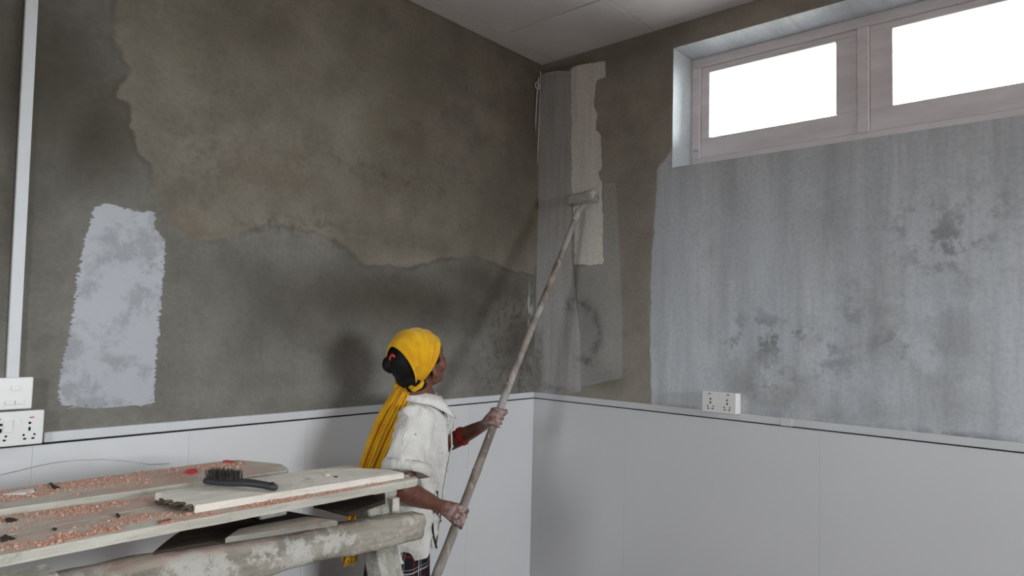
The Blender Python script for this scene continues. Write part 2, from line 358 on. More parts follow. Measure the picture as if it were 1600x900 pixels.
# other walls, floor, ceiling slab
def frame_wall(name, axis, a0, a1, inner, outer, op, mat):
    bm = bmesh.new(); z0, z1 = -.1, ZC+.15
    for (p, q, r, s) in ((a0, op[0], z0, z1), (op[1], a1, z0, z1), (op[0], op[1], op[3], z1), (op[0], op[1], z0, op[2])):
        if s-r < 1e-3: continue
        if axis == 'x': box(bm, (p, inner, r), (q, outer, s))
        else: box(bm, (inner, p, r), (outer, q, s))
    return struct(obj(name, bm, mat))
frame_wall('wall_back', 'x', ROOM_X0-.2, .3, ROOM_Y0, ROOM_Y0-.2, (BACKWIN['x0'], BACKWIN['x1'], BACKWIN['z0'], BACKWIN['z1']), M_plain)
frame_wall('wall_entry', 'y', ROOM_Y0, 0, ROOM_X0, ROOM_X0-.2, (SIDEFILL['y0'], SIDEFILL['y1'], SIDEFILL['z0'], SIDEFILL['z1']), M_plain)
struct(boxo('floor', (ROOM_X0-.2, ROOM_Y0-.2, -.1), (.2, .2, 0), M_floor))
ceiling = struct(boxo('ceiling', (ROOM_X0, ROOM_Y0, ZC+.012), (0, 0, ZC+.15), M_black))
# ceiling boards with recessed joints: joints at x = -.415 (and every 1.2 m), y = -.095 and -.685, then every .6 m
xs = [0, -.415, -1.635, -2.855, -4.075, ROOM_X0]; ys = [0, -.095, -.685, -1.285, -1.885, -2.485, -3.085, -3.685, -4.285, -4.885, -5.485, -6.085, ROOM_Y0]
G = .0022
for i in range(len(xs)-1):
    for j in range(len(ys)-1):
        dz = random.uniform(0, .0015)
        o = boxo('ceiling_panel', (xs[i]-G, ys[j]-G, ZC+dz), (xs[i+1]+G, ys[j+1]+G, ZC+.012), M_ceil, None, .0012)
        o.parent = ceiling; o.location -= ceiling.location

# ------------------------------------------------------------------ dado panels and trim
ZT = 1.1425
def dado(wall, axis, edges, z1):
    rows = [(0.0, z1)]
    for a, b in zip(edges, edges[1:]):
        for r, s in rows:
            g = .0002
            if axis == 'x': o = boxo('dado_panel', (a+g, -.009, r+g), (b-g, 0.0, s-g), M_dado, wall, .0004)
            else: o = boxo('dado_panel', (-.009, a+g, r+g), (0.0, b-g, s-g), M_dado, wall, .0004)
ex = [-.009]
x = -.480
while x > ROOM_X0: ex.append(x); x -= .433
ex.append(ROOM_X0)
dado(wall_left, 'x', sorted(ex), ZT-.004)
ey = [0.0]; y = -.433*1.3
while y > ROOM_Y0: ey.append(y); y -= .866
ey.append(ROOM_Y0); dado(wall_right, 'y', sorted(ey), ZT-.003)
t1 = struct(boxo('trim_1', (-2.187+.0, -.013, ZT+.002), (-.0135, 0, ZT+.0305), M_trim, None, .0015), 'pale plastic casing along the damp wall')
t2 = struct(boxo('trim_2', (-.013, ROOM_Y0, ZT+.002), (0, 0, ZT+.0305), M_trim, None, .0015), 'pale plastic casing along the window wall')
boxo('gap_strip', (ROOM_X0, -.0035, ZT-.006), (-.004, .0, ZT+.002), M_black).parent = wall_left
boxo('gap_strip', (-.0035, ROOM_Y0, ZT-.005), (0, -.0, ZT+.002), M_black).parent = wall_right
t3 = struct(boxo('trim_3', (ROOM_X0, -.013, ZT+.002), (-2.50, 0, ZT+.0305), M_trim, None, .0015))
c = onX(1231, 660); bmc = bmesh.new(); box(bmc, (-.0155, c.y-.022, ZT+.001), (-.0131, c.y+.022, ZT+.0318), .0008)
o = obj('joint_cover', bmc, M_trim, t2); o.location = -t2.location
# vertical cable conduit above the switch box
b0_, b1_, t0_, t1_ = onY(10, 588, -.013), onY(30, 588, -.013), onY(40, 0, -.013), onY(60, 0, -.013)
def cx_(b_, t_, z_): return b_.x + (t_.x-b_.x)*(z_-b_.z)/(t_.z-b_.z)
bm = bmesh.new(); zz0, zz1 = 1.325, ZC-.002; ox = b0_.x
vs_ = [bm.verts.new((cx_(b_, t_, z_)-ox, y_, z_-zz0)) for z_ in (zz0, zz1) for (b_, t_) in ((b0_, t0_), (b1_, t1_)) for y_ in (-.014, -.0002)]
for f_ in ((0, 1, 3, 2), (4, 6, 7, 5), (0, 4, 5, 1), (2, 3, 7, 6), (0, 2, 6, 4), (1, 5, 7, 3)): bm.faces.new([vs_[i] for i in f_])
bmesh.ops.recalc_face_normals(bm, faces=bm.faces); bmesh.ops.bevel(bm, geom=list(bm.edges), offset=.0015, segments=1, affect='EDGES')
cond = obj('cable_conduit', bm, M_trim, loc=(ox, 0, zz0))
tag(cond, 'flat pale plastic cable conduit rising from the switch box to the ceiling', 'conduit')

# ------------------------------------------------------------------ window frames
FX = .185
def window_unit():
    root = empty('window_1', (FX, (WIN['y0']+WIN['y1'])/2, WIN['z0'])); struct(root, 'high timber window with a row of overexposed panes')
    loc = V(root.location)
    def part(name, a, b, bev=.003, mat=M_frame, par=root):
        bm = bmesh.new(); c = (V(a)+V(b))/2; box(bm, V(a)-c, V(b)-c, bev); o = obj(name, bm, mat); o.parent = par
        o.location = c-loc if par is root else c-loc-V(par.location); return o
    y0, y1, z0, z1 = WIN['y0'], WIN['y1'], WIN['z0'], WIN['z1']
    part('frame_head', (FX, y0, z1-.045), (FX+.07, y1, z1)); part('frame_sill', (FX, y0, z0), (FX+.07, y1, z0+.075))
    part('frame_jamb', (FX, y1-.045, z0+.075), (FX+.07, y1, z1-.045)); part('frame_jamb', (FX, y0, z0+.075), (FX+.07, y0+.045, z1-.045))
    panes = [(-1.433-.7745*k, -.872-.7745*k) for k in range(7)]
    pz0, pz1 = 2.424, 2.741
    mul = [-1.540-.7745*k for k in range(6)]; edges = [y1-.045]+mul+[y0+.045]
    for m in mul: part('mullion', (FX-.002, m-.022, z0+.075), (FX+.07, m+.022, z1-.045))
    for k, (a, b) in enumerate(panes):
        ya = edges[k]-(.022 if k else 0)-.001; yb = edges[k+1]+(.022 if k < 6 else 0)+.001
        za, zb = z0+.077, z1-.046; X0, X1 = FX+.008, FX+.050
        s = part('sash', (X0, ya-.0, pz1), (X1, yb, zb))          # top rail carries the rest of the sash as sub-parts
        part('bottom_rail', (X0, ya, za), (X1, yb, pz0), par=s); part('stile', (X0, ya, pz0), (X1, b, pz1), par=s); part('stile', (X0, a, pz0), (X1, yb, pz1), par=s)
        part('pane', (X0+.022, b-.004, pz0-.004), (X0+.026, a+.004, pz1+.004), 0, M_glass, par=s)
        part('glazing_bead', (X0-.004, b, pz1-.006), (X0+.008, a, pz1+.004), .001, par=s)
    lt = onX(1088, 235, FX); part('latch', (FX-.012, lt.y-.012, lt.z-.006), (FX+.001, lt.y+.012, lt.z+.006), .002, M_trim)
window_unit()

# ------------------------------------------------------------------ sockets and switches
def cyl(bm, c, r, d, axis, n=14, sc=(1, 1)):
    A_ = {'x': (V((0, 1, 0)), V((0, 0, 1))), 'y': (V((1, 0, 0)), V((0, 0, 1)))}[axis]; nrm = V((-1, 0, 0)) if axis == 'x' else V((0, -1, 0))
    lo = [bm.verts.new(V(c)+A_[0]*(math.cos(2*math.pi*i/n)*r*sc[0])+A_[1]*(math.sin(2*math.pi*i/n)*r*sc[1])) for i in range(n)]
    hi = [bm.verts.new(v.co+nrm*d) for v in lo]
    for i in range(n): bm.faces.new((lo[i], lo[(i+1) % n], hi[(i+1) % n], hi[i]))
    bm.faces.new(hi); bm.faces.new(lo[::-1])
def plate(name, axis, a, b, z0, z1, depth, label, sockets, rockers, indic, hole_mat=M_holes, slots=()):
    """surface box from the wall with a face plate; sockets: list of centre offsets along the wall"""
    ctr = (a+b)/2
    root = empty(name, ((ctr, 0, z0) if axis == 'y' else (0, ctr, z0))); L = V(root.location)
    def pt(al, out, zz): return V((al, -out, zz)) if axis == 'y' else V((-out, al, zz))
    def bx(nm, al0, al1, o0, o1, za, zb, mat, bev=.001, par=root):
        bm = bmesh.new(); box(bm, pt(al0, o0, za)-L, pt(al1, o1, zb)-L, bev, 2); return obj(nm, bm, mat, par)
    bx('back_box', a+.002, b-.002, 0.0005, depth-.010, z0+.002, z1-.002, M_plastic)
    fp = bx('face_plate', a, b, depth-.010, depth, z0, z1, M_plastic, .003)
    H = z1-z0
    for s in sockets:
        for (dx, dz, r, sc) in ((0, .060, .0036, (1, 1)), (0, .044, .0028, (1, 2.1)), (-.0125, .028, .0029, (1, 1)), (.0125, .028, .0029, (1, 1)), (-.0095, .0175, .0026, (1.6, 1)), (.0095, .0175, .0026, (1.6, 1))):
            bm = bmesh.new(); cyl(bm, pt(s+dx, depth-.001, z0+dz*H/.094)-L, r, .0016, axis, 14, sc); obj('socket_hole', bm, hole_mat, root)
    for (s, zz, wd, ht) in rockers:
        bm = bmesh.new(); p0, p1 = pt(s-wd/2, depth-.001, z0+zz-ht/2)-L, pt(s+wd/2, depth+.003, z0+zz+ht/2)-L; box(bm, p0, p1, .0012, 2); obj('rocker_switch', bm, M_plastic, root)
    for (s, zz, wd, ht, m) in indic: bx('indicator', s-wd/2, s+wd/2, depth-.001, depth+.0012, z0+zz-ht/2, z0+zz+ht/2, m, .0005)
    for (s, zz, wd, ht) in slots: bx('module_seam', s-wd/2, s+wd/2, depth-.0008, depth+.0004, z0+zz-ht/2, z0+zz+ht/2, M_trim, 0)
    tag(root, label, 'socket' if sockets else 'switch'); return root
d = .036
tr, br = onY(70, 640, -d), onY(66, 693, -d); sc_ = onY(46, 670, -d); ir = onY(50, 652, -d); s2 = onY(1, 672, -d)
plate('wall_socket', 'y', tr.x-.215, tr.x, br.z, tr.z, d, 'white double socket box with red indicator, below the switch plate', [sc_.x, s2.x],
      [(sc_.x-.05, .055, .022, .034)], [(ir.x, ir.z-br.z, .0105, .0032, M_red), (ir.x-.075, ir.z-br.z, .0105, .0032, M_red)], slots=[(sc_.x-.037, .062, .0012, .02), (sc_.x-.020, .068, .0012, .012)])
tr, br = onY(53, 589, -d), onY(49, 639, -d)
ra, rb, rc = onY(24.5, 607, -d), onY(15, 630, -d), onY(31, 629, -d)
plate('light_switch', 'y', tr.x-.16, tr.x, br.z+.001, tr.z, d, 'white switch plate with three rockers on the damp wall', [],
      [(ra.x, ra.z-br.z, .021, .013), (rb.x, rb.z-br.z, .021, .012), (rc.x, rc.z-br.z, .021, .012)], [])
d = .05
tl, br = onX(1097, 610, -d), onX(1150, 650, -d); bl = onX(1098.5, 643, -d)
za, zb = bl.z, tl.z; c1 = onX(1110, 632, -d).y; c2 = onX(1136, 634, -d).y
plate('wall_socket', 'x', br.y, tl.y, za, zb, d, 'white double socket box with dark red indicators on the window wall', [c1, c2], [],
      [(c1+.004, .078, .011, .004, M_reddark), (c2-.004, .078, .011, .004, M_reddark)], slots=[((c1+c2)/2, .07, .0012, .02)])

# ------------------------------------------------------------------ cord with hook ring in the corner
cr = empty('corner_cord', (-.016, -.02, onY(845, 112, -.016).z)); L = V(cr.location)
bm = bmesh.new(); ps = [onX(u, v, -.012)-L for u, v in ((845, 113), (844, 150), (842, 200), (840, 250), (839, 275))]; loft(bm, ps, [.0035, .003, .003, .0028, .002], 8); obj('cord', me_of(bm, 'cord', True), M_trim, cr)
bm = bmesh.new(); c = onY(840, 134, -.018)-L; ps = [c+V((math.cos(a)*.017, 0, math.sin(a)*.019)) for a in np.linspace(.3, 2*math.pi+.3, 22)]; loft(bm, ps, [.003]*22, 8, V((0, 1, 0))); obj('ring', me_of(bm, 'ring', True), M_trim, cr)
bm = bmesh.new(); ps = [onY(u, v, -.012)-L for u, v in ((842, 122), (839, 150), (837, 190), (836, 235))]; loft(bm, ps, [.004, .0035, .003, .002], 8); obj('loose_strand', me_of(bm, 'strand', True), M_trim, cr)
tag(cr, 'thin white cord with a small ring hanging in the room corner', 'cord')

# ================================================================== scaffold: trestle, planks, dust
def mat_wood(name, a, b, dust=(.52, .36, .30), dustamt=.5, grain=(3, 40, 40), dscale=9, white=0.0, rough=.85):
    k = NT(name); g = k.noise(1, 6, .65, k.co('Object', grain), .6); g2 = k.noise(1, 4, .6, k.co('Object', (grain[0]*4, grain[1]*3, grain[2]*3)))
    c = k.mix(k.step(g, .3, .7), a, b); c = k.mix(k.step(g2, .5, .75, 0, .35), c, tuple(x*.55 for x in b))
    c = k.mix(k.step(k.noise(16, 6, .7), .58, .70, 0, .5), c, tuple(x*.45 for x in b))
    if white: c = k.mix(k.math('MULTIPLY', k.step(k.noise(10, 8, .78), .47, .56), white), c, (.62, .61, .57))
    if dustamt:
        geo = k.n('ShaderNodeNewGeometry'); sp = k.n('ShaderNodeSeparateXYZ'); k.t.links.new(geo.outputs['Normal'], sp.inputs[0])
        up = k.step(sp.outputs[2], .5, .9); c = k.mix(k.math('MULTIPLY', k.math('MULTIPLY', k.step(k.noise(dscale, 6, .7), .40, .62), up), dustamt), c, dust)
    k.bump(k.math('ADD', g, k.noise(30, 6, .7)), .6, .006); return k.fin(c, rough, .2)
M_plank = mat_wood('weathered_plank', (.62, .60, .53), (.43, .41, .355), (.54, .38, .32), .85)
M_board = mat_wood('pale_board', (.80, .76, .69), (.68, .645, .58), dustamt=0, grain=(4, 25, 25))
M_log = mat_wood('cement_smeared_log', (.46, .43, .37), (.26, .24, .195), (.52, .36, .30), .9, (4, 22, 22), 7, .8)
M_leg = mat_wood('grey_timber_leg', (.40, .39, .34), (.25, .24, .20), dustamt=0, grain=(22, 22, 3), white=.5)
M_darkboard = mat_wood('dark_shade_board', (.060, .045, .034), (.032, .024, .018), dustamt=0)  # near-black colour has the deep shading below the planks painted in
M_greystrip = mat_wood('grey_dusty_board', (.34, .325, .285), (.24, .225, .19), (.46, .31, .25), .6)
def prism(name, top, t, mat, parent=None, jit=.0012, bev=.0025, bend=0.0):
    """plank: outline given as its top corners (world), thickness t; local x runs along the first edge; origin under its middle"""
    top = [V(p) for p in top]; zt = top[0].z; dx = (top[1]-top[0]); ang = math.atan2(dx.y, dx.x)
    c = sum(top, V())/len(top); c.z = zt-t; Rm = Matrix.Rotation(-ang, 3, 'Z')
    q = [Rm @ (p-c) for p in top]; out = []
    for i, p in enumerate(q):
        nx = q[(i+1) % len(q)]; n = max(1, int((nx-p).length/.035))
        for k in range(n):
            r = p.lerp(nx, k/n); j = jit if k else 0
            r = r + V((nz(r, 40, i)*j, nz(r, 25, i+9)*j*2, 0)); out.append(r)
    bm = bmesh.new(); lo = [bm.verts.new((p.x+nz(p, 60, 3)*jit*2, p.y+nz(p, 60, 5)*jit*2, 0)) for p in out]; hi = [bm.verts.new((p.x, p.y, t)) for p in out]
    ft = bm.faces.new(hi); bm.faces.new(lo[::-1])
    for i in range(len(out)): bm.faces.new((lo[i], lo[(i+1) % len(out)], hi[(i+1) % len(out)], hi[i]))
    if bev: bmesh.ops.bevel(bm, geom=list(ft.edges), offset=bev, segments=1, affect='EDGES')
    bmesh.ops.recalc_face_normals(bm, faces=bm.faces)
    o = obj(name, bm, mat); o.rotation_euler = (0, 0, ang); o.location = c
    return o
ZP = 1.10
def Zp(u, v, z=ZP): return onZ(u, v, z)
def W2(x, y, z): return V((x, y, z))
zA = 1.112
fa, fb = Zp(0, 765, zA), Zp(343, 721, zA)
plankA = prism('scaffold_plank', [W2(-3.25, fa.y, zA), fb, Zp(372, 718.5, zA), Zp(440, 725, zA), Zp(451, 731, zA), Zp(448, 735, zA), Zp(327, 750, zA), Zp(0, 796, zA), W2(-3.25, -.50, zA)], .031, M_plank)
tag(plankA, 'weathered scaffold plank with blunt tapered end lying closest to the damp wall', 'plank', 'scaffold planks')
b0, b1 = Zp(0, 838), Zp(240, 791)
plankB = prism('scaffold_plank', [W2(-3.25, -.506, ZP), V((Zp(0, 796, zA).x, Zp(0, 796, zA).y-.006, ZP)), V((Zp(327, 750, zA).x, Zp(327, 750, zA).y-.006, ZP)), W2(-1.60, -.635, ZP), W2(-1.60, b1.y+.004, ZP), b1, b0, W2(-3.25, b0.y+.0, ZP)], .0195, M_plank)
tag(plankB, 'dusty middle scaffold plank partly under the short loose board', 'plank', 'scaffold planks')
c0, c1, c2 = Zp(0, 868), Zp(200, 830), Zp(652, 747.5)
plankC = prism('scaffold_plank', [W2(-3.25, c0.y, ZP), c0, c1, c2, Zp(651, 744), Zp(600, 749), Zp(640, 742), W2(-1.60, b1.y-.006, ZP), b1-V((0, .007, 0)), b0-V((0, .007, 0)), W2(-3.25, b0.y-.007, ZP)], .0195, M_plank)
tag(plankC, 'long outer scaffold plank with a split end above the log rail', 'plank', 'scaffold planks')
zD = 1.1165
boardD = prism('loose_board', [Zp(305, 790, zD), Zp(631, 738, zD), Zp(610, 733.5, zD), Zp(548, 731, zD), Zp(492, 733, zD), Zp(243, 769, zD), Zp(262, 772, zD), Zp(244, 776, zD), Zp(300, 786, zD)], .0155, M_board, jit=.0008)
tag(boardD, 'short pale loose board with splintered dark end carrying the wire brush', 'board')
# splintered dark end of the loose board
bm = bmesh.new(); p0, p1 = Zp(246, 776, zD)-boardD.location, Zp(303, 788, zD)-boardD.location; p0.z = p1.z = .0075
for k in range(34):
    t = random.random(); p = p0.lerp(p1, t); L_ = random.uniform(.004, .016); h = random.uniform(-.0045, .005); wv = random.uniform(.004, .010)
    dirv = V((-1, random.uniform(-.5, .3), random.uniform(-.15, .1))).normalized()
    loft(bm, [p+V((.006, 0, h)), p+dirv*L_*.6+V((0, 0, h)), p+dirv*L_+V((0, 0, h))], [(wv, .0035), (wv*.8, .003), (wv*.2, .001)], 6)
o = obj('splintered_end', bm, mat_wood('rotten_wood', (.17, .13, .09), (.07, .05, .035), dustamt=0), boardD)
o.matrix_parent_inverse = Matrix.Rotation(-boardD.rotation_euler.z, 4, 'Z')
o['label'] = 'dark rotten splintered end'

# trestle: log rail, squared rail, cross beams, splayed legs
tre = empty('scaffold_trestle', (-1.7, -.78, 0)); TL = V(tre.location)
YL = -.80
lp = [W2(-3.3, YL, 0)]+[onY(u, v, YL) for u, v in ((60, 947), (200, 913), (350, 882), (436, 862), (520, 843.5), (590, 831), (652, 819.5))]
lp[0].z = lp[1].z + .0
lr = [.060, .056, .053, .050, .046, .043, .040, .0375]
fine_p, fine_r = [], []
for i in range(len(lp)-1):
    for k in range(8):
        t = k/8; fine_p.append(lp[i].lerp(lp[i+1], t)-TL); fine_r.append(lr[i]*(1-t)+lr[i+1]*t)
fine_p.append(lp[-1]-TL); fine_r.append(lr[-1])
def lognoise(q, a, i):
    c = fine_p[i]; d_ = q-c; f = 1+.16*nz(V((q.x*5, math.cos(a)*1.2, math.sin(a)*1.2)), 1, 2)+.05*nz(q, 30)
    flat = -.13*math.cos(4*a)*min(1, max(0, (i-len(fine_p)+24)/10)) - .02*math.cos(4*a)
    return c + d_*(f+flat)
bm = bmesh.new(); loft(bm, fine_p, fine_r, 20, caps='flat', fn=lognoise); obj('log_rail', me_of(bm, 'log', True), M_log, tre)['label'] = 'round log rail smeared with cement'
e = onY(80, 884, -.905); bm = bmesh.new(); box(bm, W2(-3.3, -.955, e.z-.072)-TL, W2(e.x, -.885, min(e.z, 1.076))-TL, .004); obj('squared_rail', bm, M_leg, tre)
def leg(bm, top, bot, w, d_):
    ax = V((1, 0, 0)); ay = V((0, 1, 0)); r = []
    for p in (top, (top+bot)/2, bot): r.append([bm.verts.new(p+ax*(sx*w/2)+ay*(sy*d_/2)) for sx, sy in ((-1, -1), (1, -1), (1, 1), (-1, 1))])
    for A_, B_ in zip(r, r[1:]):
        for k in range(4): bm.faces.new((A_[k], A_[(k+1) % 4], B_[(k+1) % 4], B_[k]))
    bm.faces.new(r[0]); bm.faces.new(r[-1][::-1]); bmesh.ops.recalc_face_normals(bm, faces=bm.faces)
    bmesh.ops.bevel(bm, geom=[e_ for e_ in bm.edges if abs((e_.verts[0].co-e_.verts[1].co).normalized().z) > .8], offset=.004, segments=1, affect='EDGES')
p_hi, p_lo = onY(577, 805, -.755), onY(597, 900, -.80)           # front vertical edge of the near right leg
sl = (p_lo-p_hi)/(p_lo.z-p_hi.z)
def legpt(z_, dx=0.0, dy=0.0): q = p_hi + sl*(z_-p_hi.z); return V((q.x+.036+dx, q.y+.036+dy, z_))
zb = 1.10-.0195
for dx in (0.0, -1.28):
    bm = bmesh.new(); leg(bm, legpt(zb-.05, dx)-TL, legpt(0, dx)-TL, .072, .072); obj('leg', bm, M_leg, tre)
    cx = legpt(zb, dx).x; bm = bmesh.new(); box(bm, W2(cx-.04, -.79, zb-.05)-TL, W2(cx+.04, -.66 if not dx else -.36, zb)-TL, .003); obj('cross_beam', bm, M_leg, tre)
for dx in (-.33, -1.28):
    cx = legpt(zb, dx).x; bm = bmesh.new(); leg(bm, W2(cx, -.42, zb-.05)-TL, W2(cx, -.42, 0)-TL, .06, .06); obj('leg', bm, M_leg, tre)
cx = legpt(zb, -.33).x; bm = bmesh.new(); box(bm, W2(cx-.035, -.79, zb-.04)-TL, W2(cx+.035, -.37, zb)-TL, .003); obj('cross_beam', bm, M_leg, tre)
bt, bb = onY(614, 780, -.72), onY(624, 805, -.72)
bm = bmesh.new(); box(bm, W2(bt.x, -.72, bb.z-.10)-TL, W2(bt.x+.026, -.69, min(bt.z, zb-.002))-TL, .002); obj('batten', bm, M_board, tre)
bm = bmesh.new(); box(bm, W2(-2.98, YL-.03, lp[0].z-.1)-TL, W2(-2.90, YL+.03, lp[0].z-.055)-TL, .003); obj('bearer', bm, M_leg, tre)
tag(tre, 'rough timber scaffold trestle with a log rail and splayed legs under the planks', 'scaffold')
zl = max(p.z for p in lp) 
zu = 1.038
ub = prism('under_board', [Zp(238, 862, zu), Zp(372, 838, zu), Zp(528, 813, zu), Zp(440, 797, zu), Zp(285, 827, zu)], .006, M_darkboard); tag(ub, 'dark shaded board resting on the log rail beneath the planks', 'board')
gs = prism('dusty_lath', [Zp(352, 840, zu+.012), Zp(528, 813, zu+.012), Zp(480, 806.5, zu+.012), Zp(372, 826, zu+.012)], .0115, M_greystrip); tag(gs, 'grey dusty lath on the dark board just above the log rail', 'board')
zv = 1.046
ub2 = prism('under_board', [Zp(490, 787, zv), Zp(545, 801, zv), Zp(602, 781, zv), Zp(600, 763, zv)], .010, M_darkboard); tag(ub2, 'small shadow-dark board wedged under the outer plank at the trestle top', 'board')

# dust, chips and scraps
M_chip = NT('brick_red_sawdust')
M_chip.fin(M_chip.mix(M_chip.step(M_chip.noise(160, 2), .35, .65), (.66, .42, .34), (.48, .25, .18)), .9, .1); M_chip = M_chip.m
def inpoly(p, poly):
    c = False; n = len(poly)
    for i in range(n):
        a, b = poly[i], poly[(i+1) % n]
        if (a[1] > p[1]) != (b[1] > p[1]) and p[0] < (b[0]-a[0])*(p[1]-a[1])/(b[1]-a[1])+a[0]: c = not c
    return c
def chips(name, regions, label, smin=.0006, smax=.0015):
    vs, fs = [], []
    for poly, z_, n in regions:
        wp = [(lambda q: (q.x, q.y))(onZ(u, v, z_)) for u, v in poly]; x0, x1 = min(p[0] for p in wp), max(p[0] for p in wp); y0, y1 = min(p[1] for p in wp), max(p[1] for p in wp); k = 0; tries = 0
        while k < n and tries < n*40:
            tries += 1; x, y = random.uniform(x0, x1), random.uniform(y0, y1)
            if not inpoly((x, y), wp) or nz((x, y*1.6, 0), 9, 4)*.75+nz((x, y, 0), 30, 2)*.4+.5 < random.uniform(.12, .78): continue
            k += 1; L_ = random.uniform(smin, smax)*(2.6 if random.random() < .05 else 1); W_ = L_*random.uniform(.35, .9); H_ = L_*random.uniform(.2, .7)
            M_ = Matrix.Rotation(random.uniform(0, 6.28), 3, 'Z') @ Matrix.Rotation(random.uniform(-.5, .5), 3, 'X')
            o0 = len(vs); zc = z_+H_*.75
            for a in (-1, 1):
                for b in (-1, 1):
                    for c in (-1, 1):
                        q = M_ @ V((a*L_*(.6 if c > 0 else 1), b*W_, c*H_)); vs.append((q.x+x, q.y+y, q.z+zc))
            fs += [tuple(o0+i for i in f) for f in ((0, 1, 3, 2), (4, 6, 7, 5), (0, 4, 5, 1), (2, 3, 7, 6), (0, 2, 6, 4), (1, 5, 7, 3))]
    m = bpy.data.meshes.new(name); m.from_pydata(vs, [], fs); o = obj(name, m, M_chip); tag(o, label, 'sawdust', kind='stuff'); return o
chips('sawdust', [([(0, 768), (100, 754), (240, 736), (340, 723), (395, 722), (370, 733), (300, 742), (200, 755), (60, 776), (0, 784)], zA, 2600), ([(0, 766), (340, 721.5), (400, 721), (330, 746), (0, 792)], zA, 1500)], 'pale red sawdust on the plank closest to the damp wall')
chips('sawdust', [([(40, 806), (150, 789), (240, 776), (240, 783), (120, 805), (20, 822)], ZP, 500), ([(0, 806), (235, 775), (238, 788), (0, 834)], ZP, 900), ([(0, 846), (230, 800), (300, 803), (600, 753), (640, 747), (300, 810), (0, 864)], ZP, 1300), ([(30, 845), (120, 826), (230, 806), (300, 801), (305, 803), (400, 787), (520, 768), (596, 753), (598, 757), (500, 775), (300, 812), (160, 834), (60, 856)], ZP, 2800)], 'pale red sawdust piled on the outer planks below the loose board')
def scrap(name, px, z_, mat, label, cat, h=.002, ridge=0.0):
    w_ = [onZ(u, v, z_) for u, v in px]; c = sum(w_, V())/len(w_); bm = bmesh.new()
    lo = [bm.verts.new(p-c) for p in w_]; hi = [bm.verts.new(p-c+V((0, 0, h+ridge*random.random()))) for p in w_]
    top = bm.verts.new(V((0, 0, h+ridge))); n = len(w_)
    for i in range(n): bm.faces.new((lo[i], lo[(i+1) % n], hi[(i+1) % n], hi[i])); bm.faces.new((hi[i], hi[(i+1) % n], top))
    bm.faces.new(lo[::-1]); bmesh.ops.recalc_face_normals(bm, faces=bm.faces)
    tag(obj(name, bm, mat, loc=c), label, cat)
M_redscrap = simple('red_plastic_scrap', (.62, .05, .06), .4, .3, 60, .4); M_whitesc = simple('white_scrap', (.72, .71, .68), .6, .1, 30); M_brown = simple('dark_splinter', (.06, .042, .03), .9, .4, 60); M_wch = simple('pale_wood_chip', (.70, .60, .52), .8, .2, 40)
scrap('plastic_scrap', [(288, 740), (293, 736), (306, 735), (309, 739), (300, 742)], zA, M_redscrap, 'crumpled red plastic scrap in the sawdust beside the brush', 'scrap', .003, .004)
scrap('plastic_scrap', [(348, 722), (352, 720), (367, 721), (362, 724)], zA, M_redscrap, 'flat red scrap at the tapered end of the plank', 'scrap', .002, .002)
scrap('plaster_flake', [(4, 774), (30, 768), (52, 766.5), (54, 769), (40, 773), (22, 774)], zA, M_whitesc, 'flat white flake lying on the plank by the damp wall', 'scrap', .003, .002)
scrap('wood_splinter', [(75, 757), (80, 756), (86, 763), (94, 763.5), (84, 765)], zA, M_brown, 'dark bent splinter on the plank by the damp wall', 'splinter', .0015, .003)
scrap('wood_splinter', [(8, 813), (16, 810), (28, 813), (20, 816), (10, 817)], ZP, M_brown, 'dark splinter clump on the middle plank', 'splinter', .0015, .003)
scrap('wood_splinter', [(181, 805), (184, 803), (188, 808), (185, 810)], ZP, M_brown, 'small dark splinter on the pale edge of the middle plank', 'splinter', .0015, .003)
scrap('wood_splinter', [(82, 827), (84, 826), (89, 828), (85, 829.5)], ZP, M_brown, 'tiny dark grit at the joint of the outer plank', 'splinter', .0015, .002)
scrap('wood_splinter', [(0, 842), (8, 838), (24, 843), (14, 845), (2, 848)], ZP, M_brown, 'curled dark splinter at the joint between the outer planks', 'splinter', .0015, .003)
scrap('wood_splinter', [(246, 816), (266, 812), (268, 814), (250, 818)], ZP, simple('red_splinter', (.36, .12, .07), .9, .3, 60), 'reddish splinter in the sawdust below the loose board', 'splinter', .0015, .002)
scrap('wood_chip', [(505, 742), (508, 739.5), (515, 740), (516, 743), (510, 744)], zD, M_wch, 'pale wood chip standing on the loose board', 'chip', .004, .003)
scrap('wood_splinter', [(521, 744.5), (528, 745), (525, 746.5)], zD, M_brown, 'tiny dark speck beside the pale chip on the loose board', 'splinter', .001, .001)
# thin wire arcing over the back plank
bm = bmesh.new(); YW = -.34
ps = [onY(u, v, y) for u, v, y in ((-60, 760, -.36), (0, 742.5, -.35), (25, 736.5, -.345), (60, 728, -.34), (85, 723, -.335), (120, 719, -.335), (160, 718, -.335), (200, 721, -.34), (235, 726, -.35), (264, 732, -.37))]
ps[0].z = zA+.002; ps[-1].z = zA+.0015; c = ps[-1].copy()
q = []
for i in range(len(ps)-1):
    for k in range(4): q.append(ps[i].lerp(ps[i+1], k/4)-c)
q.append(ps[-1]-c)
wire = obj('wire', None, loc=c) if False else obj('wire', (loft(bm, q, [.0013]*len(q), 6), me_of(bm, 'wire', True))[1], simple('steel_wire', (.42, .43, .44), .3, .1, 30, .5, 0, .6), loc=c)
tag(wire, 'thin springy wire arching above the plank by the damp wall', 'wire')

